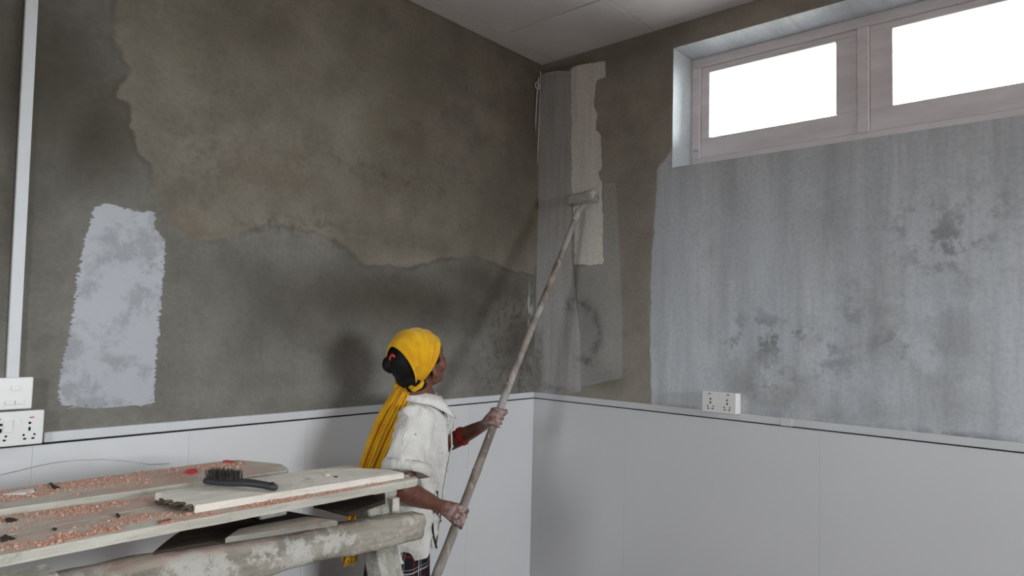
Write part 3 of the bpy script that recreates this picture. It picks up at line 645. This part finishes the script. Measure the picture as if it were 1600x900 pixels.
# wire brush on the loose board
br = empty('wire_brush', Zp(376, 762, zD)); BL = V(br.location)
h0, h1 = Zp(321, 757, zD), Zp(432, 767.5, zD); ax = (h1-h0); LB = ax.length; ax.normalize(); sd_ = V((-ax.y, ax.x, 0))
def bp(t, s, z_): return h0 + ax*(t*LB) + sd_*s + V((0, 0, z_)) - BL
ts = np.linspace(.03, .97, 22); hz = [.0165 + (.0045*math.sin((t-.35)*math.pi) if t > .35 else 0) - (.006*max(0, t-.6)/.4) for t in ts]
wd = [.0085+.006*(1 if t < .5 else max(0, 1-(t-.5)*3)) - .0*t for t in ts]
bm = bmesh.new(); loft(bm, [bp(t, 0, z_-.0065) for t, z_ in zip(ts, hz)], [(w_, .0085) for w_ in wd], 14)
M_bh = simple('black_brush_handle', (.045, .046, .05), .42, .2, 20, .4); obj('handle', me_of(bm, 'handle', True), M_bh, br)
bm = bmesh.new()
for i in range(30):
    for j in range(7):
        t = .05+.43*i/29; s = (-.0115+.023*j/6); b0_ = bp(t, s, .017); tip = bp(t+random.uniform(-.02, .02), s*1.25+random.uniform(-.002, .002), .017+.021+random.uniform(-.004, .003))
        loft(bm, [b0_, tip], [.0009, .0006], 4, caps='flat')
o = obj('bristles', me_of(bm, 'bristles'), simple('steel_bristle', (.075, .07, .065), .5, .5, 90, .4, 0, .3), br); o['kind'] = 'stuff'; o['label'] = 'dense dark wire bristles'
bm = bmesh.new(); ps = [bp(.93+.02*math.cos(a), .006*math.sin(a), hz[-1]+.0022) for a in np.linspace(0, 6.28, 12)]; loft(bm, ps, [.0012]*12, 6); obj('hanging_hole', me_of(bm, 'hole', True), M_holes, br)
tag(br, 'black wire brush lying bristles up on the loose board', 'brush')

# ================================================================== paint roller on a long pole
pl_ = P(716, 808, 2.50); ro_ = P(902, 332, 3.345)
pax = (ro_-pl_).normalized(); PR = .0155
def pole_at_y(v):                      # point on the pole axis seen at image row v
    best = min((abs((lambda q: 450-FPX*np.dot(np.array(pl_+pax*t)-CAM, _U)/np.dot(np.array(pl_+pax*t)-CAM, _F))(0)-v), t) for t in np.linspace(-.6, 1.7, 2301)); return pl_+pax*best[1]
p_end = pl_ - pax*.42
rol = empty('paint_roller', p_end); RL = V(p_end)
def mat_pole():
    k = NT('worn_bamboo_pole'); c = k.mix(k.step(k.noise(1, 5, .65, k.co('Object', (9, 9, 5))), .42, .58), (.30, .255, .22), (.17, .135, .12))
    c = k.mix(k.step(k.noise(3.3, 4, .6), .50, .62), c, (.36, .35, .34)); c = k.mix(k.step(k.noise(1, 6, .7, k.co('Object', (40, 40, 14))), .56, .66, 0, .8), c, (.52, .49, .45))
    c = k.mix(k.step(k.noise(7.5, 3, .5), .60, .70, 0, .8), c, (.46, .35, .25)); k.bump(k.noise(40, 5), .4, .003); return k.fin(c, .65, .3)
bm = bmesh.new(); tot = (ro_-p_end).length; ts = np.linspace(0, 1, 60); s_ = pax.cross(V((0, 0, 1))).normalized()
pp = [p_end + pax*(tot*t) + s_*(.004*math.sin(t*9)) - RL for t in ts]; rr = [(.0175*(1-t)+.0135*t)*(1+.05*nz((t*9, 0, 0), 2)+(.07 if any(abs(t-q) < .009 for q in (.12, .3, .47, .66, .83)) else 0)) for t in ts]
loft(bm, pp, rr, 14); obj('pole', me_of(bm, 'pole', True), mat_pole(), rol)
# roller sleeve lies against the wall, axis along the wall
rcen = onX(909, 309, -.030); bm = bmesh.new(); RLn = .165
ax_r = V((0, math.cos(.05), math.sin(-.05))); rp_ = [rcen + ax_r*(RLn*(t-.5)) - RL for t in (0, .04, .2, .4, .6, .8, .96, 1)]
loft(bm, rp_, [.022, .0275, .028, .0275, .028, .0275, .0275, .022], 24, caps='flat'); 
k = NT('paint_loaded_roller_nap'); k.bump(k.noise(220, 4, .7), .8, .004); M_nap = k.fin(k.mix(k.step(k.noise(25), .35, .65), (.56, .54, .51), (.44, .42, .40)), .9, .15)
obj('roller_sleeve', me_of(bm, 'sleeve', True), M_nap, rol)
e0 = rp_[0]+(rp_[0]-rp_[-1]).normalized()*.012; hand_top = pp[-1]; bm = bmesh.new()
wp = [rp_[2], e0, e0+V((-.012, 0, -.03)), V((hand_top.x-.004, (e0.y+hand_top.y)/2, hand_top.z+.045)), hand_top+pax*.03, hand_top-pax*.02]
loft(bm, wp, [.0035]*len(wp), 8, V((1, 0, 0))); obj('wire_frame', me_of(bm, 'wire', True), simple('roller_frame_steel', (.42, .41, .40), .4, .2, 30, .5, 0, .5), rol)
bm = bmesh.new(); loft(bm, [hand_top-pax*.05, hand_top-pax*.02, hand_top+pax*.01, hand_top+pax*.022], [.0165, .0165, .014, .008], 12); obj('grip_socket', me_of(bm, 'grip', True), simple('paint_spattered_grip', (.50, .47, .45), .6, .3, 40), rol)
tag(rol, 'long pole paint roller held against the window wall in the corner', 'paint roller')

# ================================================================== the painter
TA = math.radians(-40); tf = V((math.cos(TA), math.sin(TA), 0)); tl_ = V((-math.sin(TA), math.cos(TA), 0))
O = P(650, 700, 2.5); O.z = 0
def T(f, l, u): return O + tf*f + tl_*l + V((0, 0, u))
person = empty('person', (O.x-.02, O.y, 0)); PL = V(person.location)
TM = Matrix((tf, tl_, V((0, 0, 1)))).transposed()
HA, HP = math.radians(-6), math.radians(17)
hf = V((math.cos(HA)*math.cos(HP), math.sin(HA)*math.cos(HP), math.sin(HP))); hl = V((-math.sin(HA), math.cos(HA), 0)); hu = hf.cross(hl)
HM = Matrix((hf, hl, hu)).transposed(); HC = P(655, 563, 2.49)
def H(f, l, u): return HC + hf*f + hl*l + hu*u
shR, elR, wrR = T(-.005, -.150, 1.175), P(628, 766, 2.26), P(684, 789, 2.43)
shL, elL, wrL = T(.05, .145, 1.175), P(697, 694, 2.83), P(757, 664, 2.775)
pR = pole_at_y(808); pLh = pole_at_y(655)
bm = bmesh.new()
# head
ell(bm, H(-.012, 0, .018), (.094, .074, .090), HM, 24); ell(bm, H(.035, 0, -.045), (.052, .054, .062), HM); ell(bm, H(.062, 0, -.086), (.022, .026, .020), HM)
ell(bm, H(.06, .036, -.034), (.028, .024, .030), HM); ell(bm, H(.06, -.036, -.034), (.028, .024, .030), HM)
ell(bm, H(.070, .03, .018), (.020, .024, .012), HM); ell(bm, H(.070, -.03, .018), (.020, .024, .012), HM)
loft(bm, [H(.080, 0, .010), H(.095, 0, -.015), H(.101, 0, -.030)], [.009, .011, .013], 10); ell(bm, H(.092, .012, -.034), (.009, .009, .007), HM); ell(bm, H(.092, -.012, -.034), (.009, .009, .007), HM)
ell(bm, H(.083, 0, -.054), (.012, .022, .0065), HM); ell(bm, H(.080, 0, -.065), (.012, .020, .007), HM)
for s in (-1, 1):
    ell(bm, H(.004, s*.082, -.036), (.018, .008, .029), HM @ Matrix.Rotation(-.35*s, 3, 'Z')); ell(bm, H(.008, s*.074, -.056), (.010, .008, .012), HM); ell(bm, H(.052, s*.048, .004), (.022, .019, .024), HM)
loft(bm, [H(-.028, 0, -.05), H(-.032, 0, -.095), T(.022, 0, 1.225), T(.012, 0, 1.17)], [(.052, .052), (.050, .050), (.054, .052), (.08, .06)], 16)
# torso, pelvis
tor = [(-.035, .74), (-.032, .82), (-.018, .93), (.0, 1.03), (.008, 1.10), (.010, 1.165), (.016, 1.20)]
loft(bm, [T(f, 0, u) for f, u in tor], [(.150, .095), (.152, .100), (.122, .085), (.132, .090), (.140, .092), (.140, .078), (.085, .05)], 24, up=tf)
def limb(pts, rads, n=14): loft(bm, pts, rads, n)
limb([T(.0, -.10, 1.178), shR, shR.lerp(elR, .5), elR], [.048, .047, .042, .036]); limb([elR, elR.lerp(wrR, .3), elR.lerp(wrR, .7), wrR], [.036, .037, .030, .023])
limb([T(.02, .09, 1.178), shL, shL.lerp(elL, .5), elL], [.048, .046, .040, .035]); limb([elL, elL.lerp(wrL, .3), elL.lerp(wrL, .7), wrL], [.035, .036, .029, .022])
for s in (-1, 1):
    hip, knee, ank = T(-.035, s*.075, .77), T(-.03+.03*s, s*.085, .42), T(-.05+.05*s, s*.085, .075)
    limb([hip, hip.lerp(knee, .5), knee], [.070, .064, .050]); limb([knee, knee.lerp(ank, .3), knee.lerp(ank, .7), ank], [.050, .050, .038, .030])
    fl = T(-.05+.05*s, s*.085, 0); loft(bm, [fl-tf*.03+V((0, 0, .035)), fl+tf*.05+V((0, 0, .035)), fl+tf*.13+V((0, 0, .022)), fl+tf*.175+V((0, 0, .017))], [(.032, .034), (.036, .034), (.042, .021), (.03, .015)], 12)
# hands closed round the pole
def grip(bm, C, wr, side, thumb_sign):
    """C on the pole axis; wr = wrist; fingers curl round the pole in the sense of side; thumb the other way"""
    e1 = wr-C; e1 = (e1-pax*e1.dot(pax)).normalized(); e2 = pax.cross(e1)*side
    def q(a, R_, off): a = math.radians(a); return C + pax*off + e1*(math.cos(a)*R_) + e2*(math.sin(a)*R_)
    pc = q(20, PR+.022, 0)
    loft(bm, [wr, wr.lerp(pc, .55)+V((0, 0, .002)), pc, q(38, PR+.018, 0)], [(.022, .020), (.030, .018), (.038, .016), (.036, .012)], 14, up=e2)
    for i, (off, r, far) in enumerate(((.031, .0086, 235), (.0105, .0092, 245), (-.0105, .0088, 240), (-.030, .0076, 222))):
        o_ = off*thumb_sign
        loft(bm, [q(28, PR+.016, o_*.9), q(62, PR+.0145, o_), q(105, PR+.0105, o_), q(150, PR+.0085, o_), q(195, PR+.0075, o_), q(far, PR+.007, o_)], [r*1.05, r*1.08, r, r*.98, r*.92, r*.8], 10)
    o_ = .030*thumb_sign
    loft(bm, [q(8, PR+.026, o_*.4), q(-35, PR+.018, o_*1.0), q(-75, PR+.012, o_*1.35), q(-115, PR+.0095, o_*1.5), q(-140, PR+.009, o_*1.5)], [.014, .012, .0105, .0095, .008], 10)
e_ = (wrR-pR); side_R = -1 if (pax.cross((e_-pax*e_.dot(pax)).normalized())).dot(V(_F)) > 0 else 1
grip(bm, pR, wrR, side_R*1, 1)
e_ = (wrL-pLh); side_L = -1 if (pax.cross((e_-pax*e_.dot(pax)).normalized())).dot(V(_F)) > 0 else 1
grip(bm, pLh, wrL, side_L*1, 1)
for v in bm.verts: v.co -= PL
bme = voxel(bm, .0042, 3, .5)
def mat_skin():
    k = NT('brown_skin'); c = k.mix(k.step(k.noise(30, 4), .3, .7), (.195, .080, .052), (.140, .055, .036))
    pv = k.math('MULTIPLY', k.attr('paint'), k.step(k.noise(38, 5, .7), .40, .56)); c = k.mix(k.math('MULTIPLY', pv, .85), c, (.50, .40, .40))
    sp = k.math('MULTIPLY', k.attr('arm'), k.step(k.noise(70, 4, .6), .64, .70)); c = k.mix(sp, c, (.40, .27, .18))
    k.bump(k.noise(120, 4), .12, .002); k.b.inputs['Subsurface Weight'].default_value = .06; k.b.inputs['Subsurface Radius'].default_value = (.01, .004, .002)
    return k.fin(c, .5, .35)
co = np.empty(len(bme.vertices)*3); bme.vertices.foreach_get('co', co); co = co.reshape(-1, 3)+np.array(PL)
def near(c, r): return np.clip(1.6-np.linalg.norm(co-np.array(c), axis=1)/r, 0, 1)
addattr(bme, 'paint', np.maximum(near(pR, .075)*1.0, near(pLh, .07)*.55)); addattr(bme, 'arm', np.maximum(near(elR.lerp(wrR, .3), .08), near(elL.lerp(wrL, .2), .06)))
obj('body', bme, mat_skin(), person)
# eyes and brows
M_eye = simple('eye_white', (.7, .68, .64), .2, .05, 20, .5); M_iris = simple('dark_iris', (.02, .012, .008), .15, .1, 20, .5); M_hair = NT('black_hair')
M_hair.bump(M_hair.noise(1, 5, .7, M_hair.co('Object', (160, 40, 160))), .6, .004); M_hair = M_hair.fin((.005, .0045, .0045), .55, .25)
for s in (-1, 1):
    bm = bmesh.new(); ell(bm, H(.070, s*.027, -.004)-PL, (.0125, .012, .0065), HM); e = obj('eye', me_of(bm, 'eye', True), M_eye, person)
    bm = bmesh.new(); ell(bm, H(.081, s*.027, -.003)-PL, (.003, .006, .006), HM, 12); obj('iris', me_of(bm, 'iris', True), M_iris, e)
    bm = bmesh.new(); loft(bm, [H(.083, s*.014, .020)-PL, H(.0855, s*.03, .025)-PL, H(.074, s*.05, .019)-PL], [.003, .0035, .0015], 8); obj('eyebrow', me_of(bm, 'brow', True), M_hair, person)
# hair with bun
bm = bmesh.new(); ell(bm, H(-.030, 0, .012), (.090, .081, .086), HM, 24); ell(bm, H(-.050, 0, -.045), (.055, .062, .045), HM, 20)
loft(bm, [H(.006, -.075, .012), H(.004, -.079, -.02), H(-.012, -.072, -.06)], [.012, .008, .006], 8); loft(bm, [H(.006, .075, .012), H(.004, .079, -.02), H(-.012, .072, -.06)], [.012, .008, .006], 8)
ell(bm, H(-.040, 0, -.078), (.046, .056, .034), HM, 16)
for s in (-1, 1): loft(bm, [H(.034, s*.072, .016), H(.032, s*.0745, -.008), H(.022, s*.073, -.030)], [.009, .007, .003], 8)
bunc = P(609, 570, 2.44)
for v in bm.verts: v.co -= PL
hm = voxel(bm, .006, 3); hair = obj('hair', hm, M_hair, person); hair['label'] = 'black hair'
bm = bmesh.new(); n_ = 28
for i in range(n_):
    for sgn in (0,):
        pass
rings_p = [bunc + (hl*math.cos(a)+hu*math.sin(a))*.016 - PL for a in np.linspace(0, 2*math.pi, 20)]
loft(bm, rings_p, [.017]*20, 12, up=hf); ell(bm, bunc-hf*.006-PL, (.022, .026, .026), HM); loft(bm, [bunc-PL, H(-.085, -.01, .012)-PL], [.020, .028], 12)
bun = obj('hair_bun', voxel(bm, .004, 4), M_hair, person)
bm = bmesh.new(); c_ = P(615, 561, 2.405)-PL; ps = [c_+(hu*math.cos(a)*.016+hl*math.sin(a)*.016)+hf*.004*math.sin(a*3) for a in np.linspace(-.8, 2.2, 12)]; loft(bm, ps, [.0045]*12, 8, up=hf); obj('hair_tie', me_of(bm, 'tie', True), simple('red_hair_tie', (.72, .06, .05), .6, .2, 30), bun)

# headscarf: band of cloth over the crown, gathered at the nape, with a long hanging tail
def mat_scarf():
    k = NT('yellow_cotton_scarf'); f1 = k.noise(14, 4); c = k.mix(k.step(f1, .3, .7), (.80, .47, .010), (.68, .33, .006))
    c = k.mix(k.step(k.noise(26, 4, .6), .64, .72, 0, .5), c, (.45, .30, .03)); k.bump(k.noise(70, 5, .6), .35, .004)
    k.b.inputs['Sheen Weight'].default_value = .2; return k.fin(c, .8, .2)
M_scarf = mat_scarf()
Kf, Kl, Ku = -.062, 0.0, -.072; EC = (-.014, 0, .018); ER = (.109, .091, .106)
def hit(dv):
    ox, oy, oz = [(k_-c_)/r for k_, c_, r in zip((Kf, Kl, Ku), EC, ER)]; dx, dy, dz = [d_/r for d_, r in zip(dv, ER)]
    a = dx*dx+dy*dy+dz*dz; b = ox*dx+oy*dy+oz*dz; c = ox*ox+oy*oy+oz*oz-1; return (-b+math.sqrt(max(b*b-a*c, 0)))/a
bm = bmesh.new(); NA, NB = 46, 56; g = []
for i in range(NA+1):
    s = i/NA; row = []
    for j in range(NB+1):
        be = math.pi*(.02+.96*j/NB); sb = math.sin(be)
        al = math.radians(45+59*s + 20*s*max(0, -math.cos(be)) + 5*math.sin(be*2.5+1)*sb*(s*(1-s)*4))
        dv = (math.cos(al)*sb, -math.cos(be), math.sin(al)*sb); r = hit(dv)
        pl2 = .0045*math.sin(s*31+2.5*math.cos(be))*(.35+.65*abs(math.cos(be))) + .005*nz((s*5, j*.10, 0), 1, 2)
        edge = .004 if i in (0, NA) else 0
        k_ = r+pl2+edge; row.append(bm.verts.new(H(Kf+dv[0]*k_, Kl+dv[1]*k_, Ku+dv[2]*k_)-PL))
    g.append(row)
for i in range(NA):
    for j in range(NB): bm.faces.new((g[i][j], g[i+1][j], g[i+1][j+1], g[i][j+1]))
scarf = obj('headscarf', me_of(bm, 'scarf', True), M_scarf, person); solidify(scarf, .004, 1); scarf['label'] = 'bright yellow headscarf'
# gathers from the sides to the knot, and the knot
knot = P(636, 598, 2.455)
bm = bmesh.new()
for s in (-1, 1):
    a0 = H(Kf+.012, s*.080, Ku+.004); a1 = H(Kf-.030, s*.055, Ku-.010)
    loft(bm, [H(Kf+.006, s*.082, Ku+.016)-PL, H(Kf-.006, s*.079, Ku+.004)-PL, H(Kf-.024, s*.060, Ku-.006)-PL, knot-PL], [(.005, .007), (.007, .010), (.009, .011), .011], 10)
ell(bm, knot-PL, (.020, .024, .018), HM)
obj('scarf_knot', voxel(bm, .005, 3), M_scarf, scarf)
path = [(638, 597, 2.45), (628, 615, 2.435), (615, 641, 2.42), (602, 668, 2.41), (590, 697, 2.40), (578, 728, 2.40), (568, 764, 2.40), (558, 803, 2.40), (549, 842, 2.40), (544, 871, 2.40)]
wid = [.020, .034, .043, .047, .046, .043, .041, .038, .033, .026]
pts_ = [P(*q) for q in path]; fp, fw = [], []
for i in range(len(pts_)-1):
    for k in range(6): fp.append(pts_[i].lerp(pts_[i+1], k/6)); fw.append(wid[i]*(1-k/6)+wid[i+1]*k/6)
fp.append(pts_[-1]); fw.append(wid[-1])
bm = bmesh.new(); NS = 44; vdir = V(_F); prev = None
for i, p in enumerate(fp):
    t = (fp[min(i+1, len(fp)-1)]-fp[max(i-1, 0)]).normalized(); sdv = t.cross(vdir).normalized(); nv = sdv.cross(t); row = []; fr_ = i/(len(fp)-1)
    for j in range(NS+1):
        x_ = j/NS*2-1; amp = .011*min(1, .3+fr_*1.5)
        dpt = amp*math.sin(x_*10+fr_*2.2+math.sin(fr_*6)*.5)+.006*math.sin(x_*23+fr_*5)+.006*nz((x_*2, fr_*9, 0), 1.5) - .028*(x_*x_)
        wv = fw[i]*x_*(1+.05*nz((fr_*8, x_, 3), 1)) 
        end = .014*nz((x_*9, 1, 7), 1) if i == len(fp)-1 else 0
        row.append(bm.verts.new(p+sdv*wv-nv*dpt+t*end-PL))
    if prev:
        for j in range(NS): bm.faces.new((prev[j], prev[j+1], row[j+1], row[j]))
    prev = row
# fringe
for j in range(0, NS+1, 2):
    q_ = prev[j].co.copy(); loft(bm, [q_, q_+V((random.uniform(-.006, .006), random.uniform(-.004, .004), -.012)), q_+V((random.uniform(-.012, .012), 0, -.022))], [.0016, .0014, .0008], 5)
tail = obj('scarf_tail', me_of(bm, 'tail', True), M_scarf, scarf); solidify(tail, .003, 0)

# shirt
def mat_shirt():
    k = NT('white_printed_cotton'); c = k.mix(k.step(k.noise(7, 5, .6), .35, .7), (.80, .79, .765), (.66, .645, .61))
    d_ = k.step(k.vor(34), .10, .16, 1, 0); sel = k.step(k.noise(19, 2), .50, .56); c = k.mix(k.math('MULTIPLY', k.math('MULTIPLY', d_, sel), .75), c, (.17, .17, .20))
    c = k.mix(k.step(k.noise(5, 5, .65), .58, .72, 0, .45), c, (.42, .39, .33)); k.bump(k.noise(1, 4, .55, k.co('Object', (20, 20, 8), (.5, .3, 0)), .8), .75, .022); return k.fin(c, .85, .2)
M_shirt = mat_shirt()
bm = bmesh.new()
sh = [(-.052, .655, .118, .170), (-.045, .73, .121, .170), (-.036, .80, .120, .168), (-.018, .90, .110, .152), (-.004, .98, .109, .150), (.008, 1.06, .112, .154), (.010, 1.12, .108, .156), (.010, 1.165, .096, .156), (.014, 1.20, .076, .120), (.020, 1.228, .062, .070)]
loft(bm, [T(f, 0, u) for f, u, a, b in sh], [(b, a) for f, u, a, b in sh], 32, up=tf, caps='flat')
seR = shR.lerp(elR, .76); seL = shL.lerp(elL, .45)
loft(bm, [T(.0, -.085, 1.175), shR+V((0, 0, .004)), shR.lerp(elR, .35), seR], [(.062, .060), (.066, .064), (.072, .068), (.079, .070)], 20, caps='flat')
loft(bm, [T(.02, .08, 1.175), shL+V((0, 0, .004)), shL.lerp(elL, .35), seL], [(.060, .058), (.062, .060), (.064, .060), (.064, .058)], 20, caps='flat')
for v in bm.verts: v.co -= PL
sm = voxel(bm, .0062, 4, .5)
nv_ = len(sm.vertices); cc = np.empty(nv_*3); sm.vertices.foreach_get('co', cc); cc = cc.reshape(-1, 3); nn = np.empty(nv_*3); sm.vertices.foreach_get('normal', nn); nn = nn.reshape(-1, 3)
armd = (elR-shR).normalized()
for i in range(nv_):
    p = V(cc[i])+PL; lz = p.z; loc = TM.transposed() @ (p-O)
    dr = (p-shR).dot(armd); on_sleeve = ((p-shR)-armd*dr).length < .085 and 0 < dr < .25 and loc.y < -.09
    a = math.atan2(loc.y, loc.x)
    if on_sleeve: d_ = .013*(.5-abs(nz((p.x*9+p.z*5, p.y*9, p.z*4), 1, 3))*2) + .006*nz((p.x*20+p.z*9, p.y*20, p.z*9), 1) - .004
    else:
        vert = nz((a*2.6+loc.z*1.2, loc.z*2.0, 0), 1, 1); diag = nz((loc.x*14+loc.z*11, loc.z*6-loc.x*5, loc.y*9), 1, 5)
        d_ = .015*vert*min(1, max(0, (1.19-lz)/.25)) + .013*(.35-abs(diag)*1.6)
        d_ += -.006*math.exp(-((lz-.93)/.05)**2)*(1 if loc.x > 0 else .3)
    cc[i] += nn[i]*d_
sm.vertices.foreach_set('co', cc.ravel()); sm.update()
b2 = bmesh.new(); b2.from_mesh(sm); b2.normal_update()
bmesh.ops.bisect_plane(b2, geom=list(b2.verts)+list(b2.edges)+list(b2.faces), plane_co=T(0, 0, .697)-PL, plane_no=tf*.10+V((0, 0, -1)), clear_outer=True)
shirt = obj('shirt', me_of(b2, 'shirt', True), M_shirt, person); shirt['label'] = 'white printed short-sleeved shirt'
# rolled cuffs
for (s_, e_, q_, r_) in ((shR, elR, seR, (.080, .070)), (shL, elL, seL, (.064, .058))):
    dv = (e_-s_).normalized(); bm = bmesh.new()
    loft(bm, [q_-dv*.034-PL, q_-dv*.018-PL, q_+dv*.002-PL], [(r_[0]-.002, r_[1]-.002), (r_[0]+.002, r_[1]+.002), (r_[0]+.003, r_[1]+.003)], 28, caps=None, fn=lambda q, a, i: q+V((nz(q, 22)*.006, nz(q, 22, 3)*.006, nz(q, 15, 5)*.006)))
    o = obj('cuff', me_of(bm, 'cuff', True), M_shirt, shirt); solidify(o, .004, -1)
# collar: fold-down band with points at the front
bm = bmesh.new(); N = 40; rows = [[], [], [], []]
for i in range(N+1):
    t = i/N*2-1; a = t*math.radians(162)+math.pi; cx, cy = math.cos(a), math.sin(a); pt_ = max(0, abs(t)-.62)/.38
    ctr = (.022, 0)
    def rg(rf, rl, u): return T(ctr[0]+cx*rf, cy*rl, u)-PL
    dip = .030*(abs(t)**2)
    rows[0].append(bm.verts.new(rg(.060, .058, 1.232-dip))); rows[1].append(bm.verts.new(rg(.064, .062, 1.268-dip)))
    rows[2].append(bm.verts.new(rg(.070, .068, 1.270-dip))); rows[3].append(bm.verts.new(rg(.092+.034*pt_, .098, 1.236-dip-.040*pt_)))
for r0, r1 in zip(rows, rows[1:]):
    for i in range(N): bm.faces.new((r0[i], r0[i+1], r1[i+1], r1[i]))
collar = obj('collar', me_of(bm, 'collar', True), M_shirt, shirt); solidify(collar, .003, 0)
# button placket, buttons
bm = bmesh.new(); prev = None; fr = [(1.19, .095), (1.12, .120), (1.06, .1245), (.98, .110), (.90, .098), (.80, .090), (.70, .077)]
for u, f in fr:
    row = [bm.verts.new(T(f+.008-abs(k)*.0025, k*.012, u)-PL) for k in (-1, 0, 1)]
    if prev: [bm.faces.new((prev[k], prev[k+1], row[k+1], row[k])) for k in range(2)]
    prev = row
pk = obj('placket', me_of(bm, 'placket', True), M_shirt, shirt); solidify(pk, .003, 0)
for u, f in ((1.15, .112), (1.06, .1245), (.97, .1085), (.88, .096), (.79, .089)):
    bm = bmesh.new(); ell(bm, T(f+.011, 0, u)-PL, (.002, .0055, .0055), TM, 10); obj('button', me_of(bm, 'button', True), M_whitesc, shirt)
# dark inner collar, tie string at the front hem
M_dark = simple('black_cloth', (.018, .017, .018), .9, .3, 30)
bm = bmesh.new(); loft(bm, [T(.062, -.030, 1.222)-PL, T(.080, -.012, 1.205)-PL, T(.092, .004, 1.175)-PL], [.012, .014, .010], 10); obj('undershirt', me_of(bm, 'under', True), M_dark, person)
bm = bmesh.new(); ps = [P(*q)-PL for q in ((683, 768, 2.43), (685, 782, 2.43), (677, 800, 2.425), (674, 818, 2.425), (677, 836, 2.425), (682, 856, 2.425))]; loft(bm, ps, [(.003, .004), (.004, .004), (.007, .004), (.009, .004), (.006, .004), (.003, .003)], 8); obj('tie_string', me_of(bm, 'string', True), M_dark, shirt)['label'] = 'dark string hanging from the shirt front'
# plaid skirt
def mat_plaid():
    k = NT('red_black_plaid'); uv = k.n('ShaderNodeUVMap'); sx_ = k.n('ShaderNodeSeparateXYZ'); k.t.links.new(uv.outputs[0], sx_.inputs[0])
    def band(s, per, lo, hi): m = k.math('FRACT', k.math('MULTIPLY', s, 1/per)); return k.math('MULTIPLY', k.math('GREATER_THAN', m, lo), k.math('LESS_THAN', m, hi))
    u, v = sx_.outputs[0], sx_.outputs[1]; c = (.016, .015, .019)
    for s in (u, v):
        c = k.mix(k.math('MULTIPLY', band(s, .085, .34, .46), .5), c, (.22, .018, .024)); c = k.mix(k.math('MULTIPLY', band(s, .085, .70, .76), .75), c, (.50, .49, .49)); c = k.mix(k.math('MULTIPLY', band(s, .085, .86, .89), .6), c, (.42, .41, .42))
    return k.fin(c, .9, .15)
bm = bmesh.new(); uvl = bm.loops.layers.uv.new('UVMap'); N = 64; prev = None
sk = [(.88, -.02, .098, .138), (.80, -.036, .110, .156), (.70, -.050, .112, .162), (.60, -.052, .116, .165), (.48, -.052, .124, .172), (.36, -.050, .134, .182), (.24, -.048, .146, .194), (.14, -.046, .158, .206)]
for ri, (u, f, a_, b_) in enumerate(sk):
    row = []
    for i in range(N+1):
        a = 2*math.pi*i/N; wv = 1+.05*min(1, ri/4)*math.sin(a*9+.6*math.sin(u*6))
        row.append((bm.verts.new(T(f+math.cos(a)*a_*wv, math.sin(a)*b_*wv, u)-PL) if i < N else row[0][0], (a/(2*math.pi)*.86, u)))
    if prev:
        for i in range(N):
            fc = bm.faces.new((prev[i][0], prev[i+1][0], row[i+1][0], row[i][0]))
            for lp_, uvv in zip(fc.loops, (prev[i][1], prev[i+1][1], row[i+1][1], row[i][1])): lp_[uvl].uv = uvv
    prev = row
bmesh.ops.recalc_face_normals(bm, faces=bm.faces)
skirt = obj('skirt', me_of(bm, 'skirt', True), mat_plaid(), person); solidify(skirt, .003, -1); skirt['label'] = 'black plaid skirt with red and white lines'
# red thread bracelet on the far forearm
c_ = elL.lerp(wrL, .42); dv = (wrL-elL).normalized(); s1 = dv.cross(V((0, 0, 1))).normalized(); s2 = dv.cross(s1); bm = bmesh.new()
for off in (-.006, 0, .006):
    loft(bm, [c_+dv*off+(s1*math.cos(a)+s2*math.sin(a))*.0352-PL for a in np.linspace(0, 2*math.pi, 25)], [.0042]*25, 8, up=dv)
obj('bracelet', me_of(bm, 'bracelet', True), simple('red_thread', (.48, .012, .018), .6, .4, 60), person)['label'] = 'red thread bracelet'
tag(person, 'person in white shirt and yellow headscarf rolling paint with a long pole', 'person')
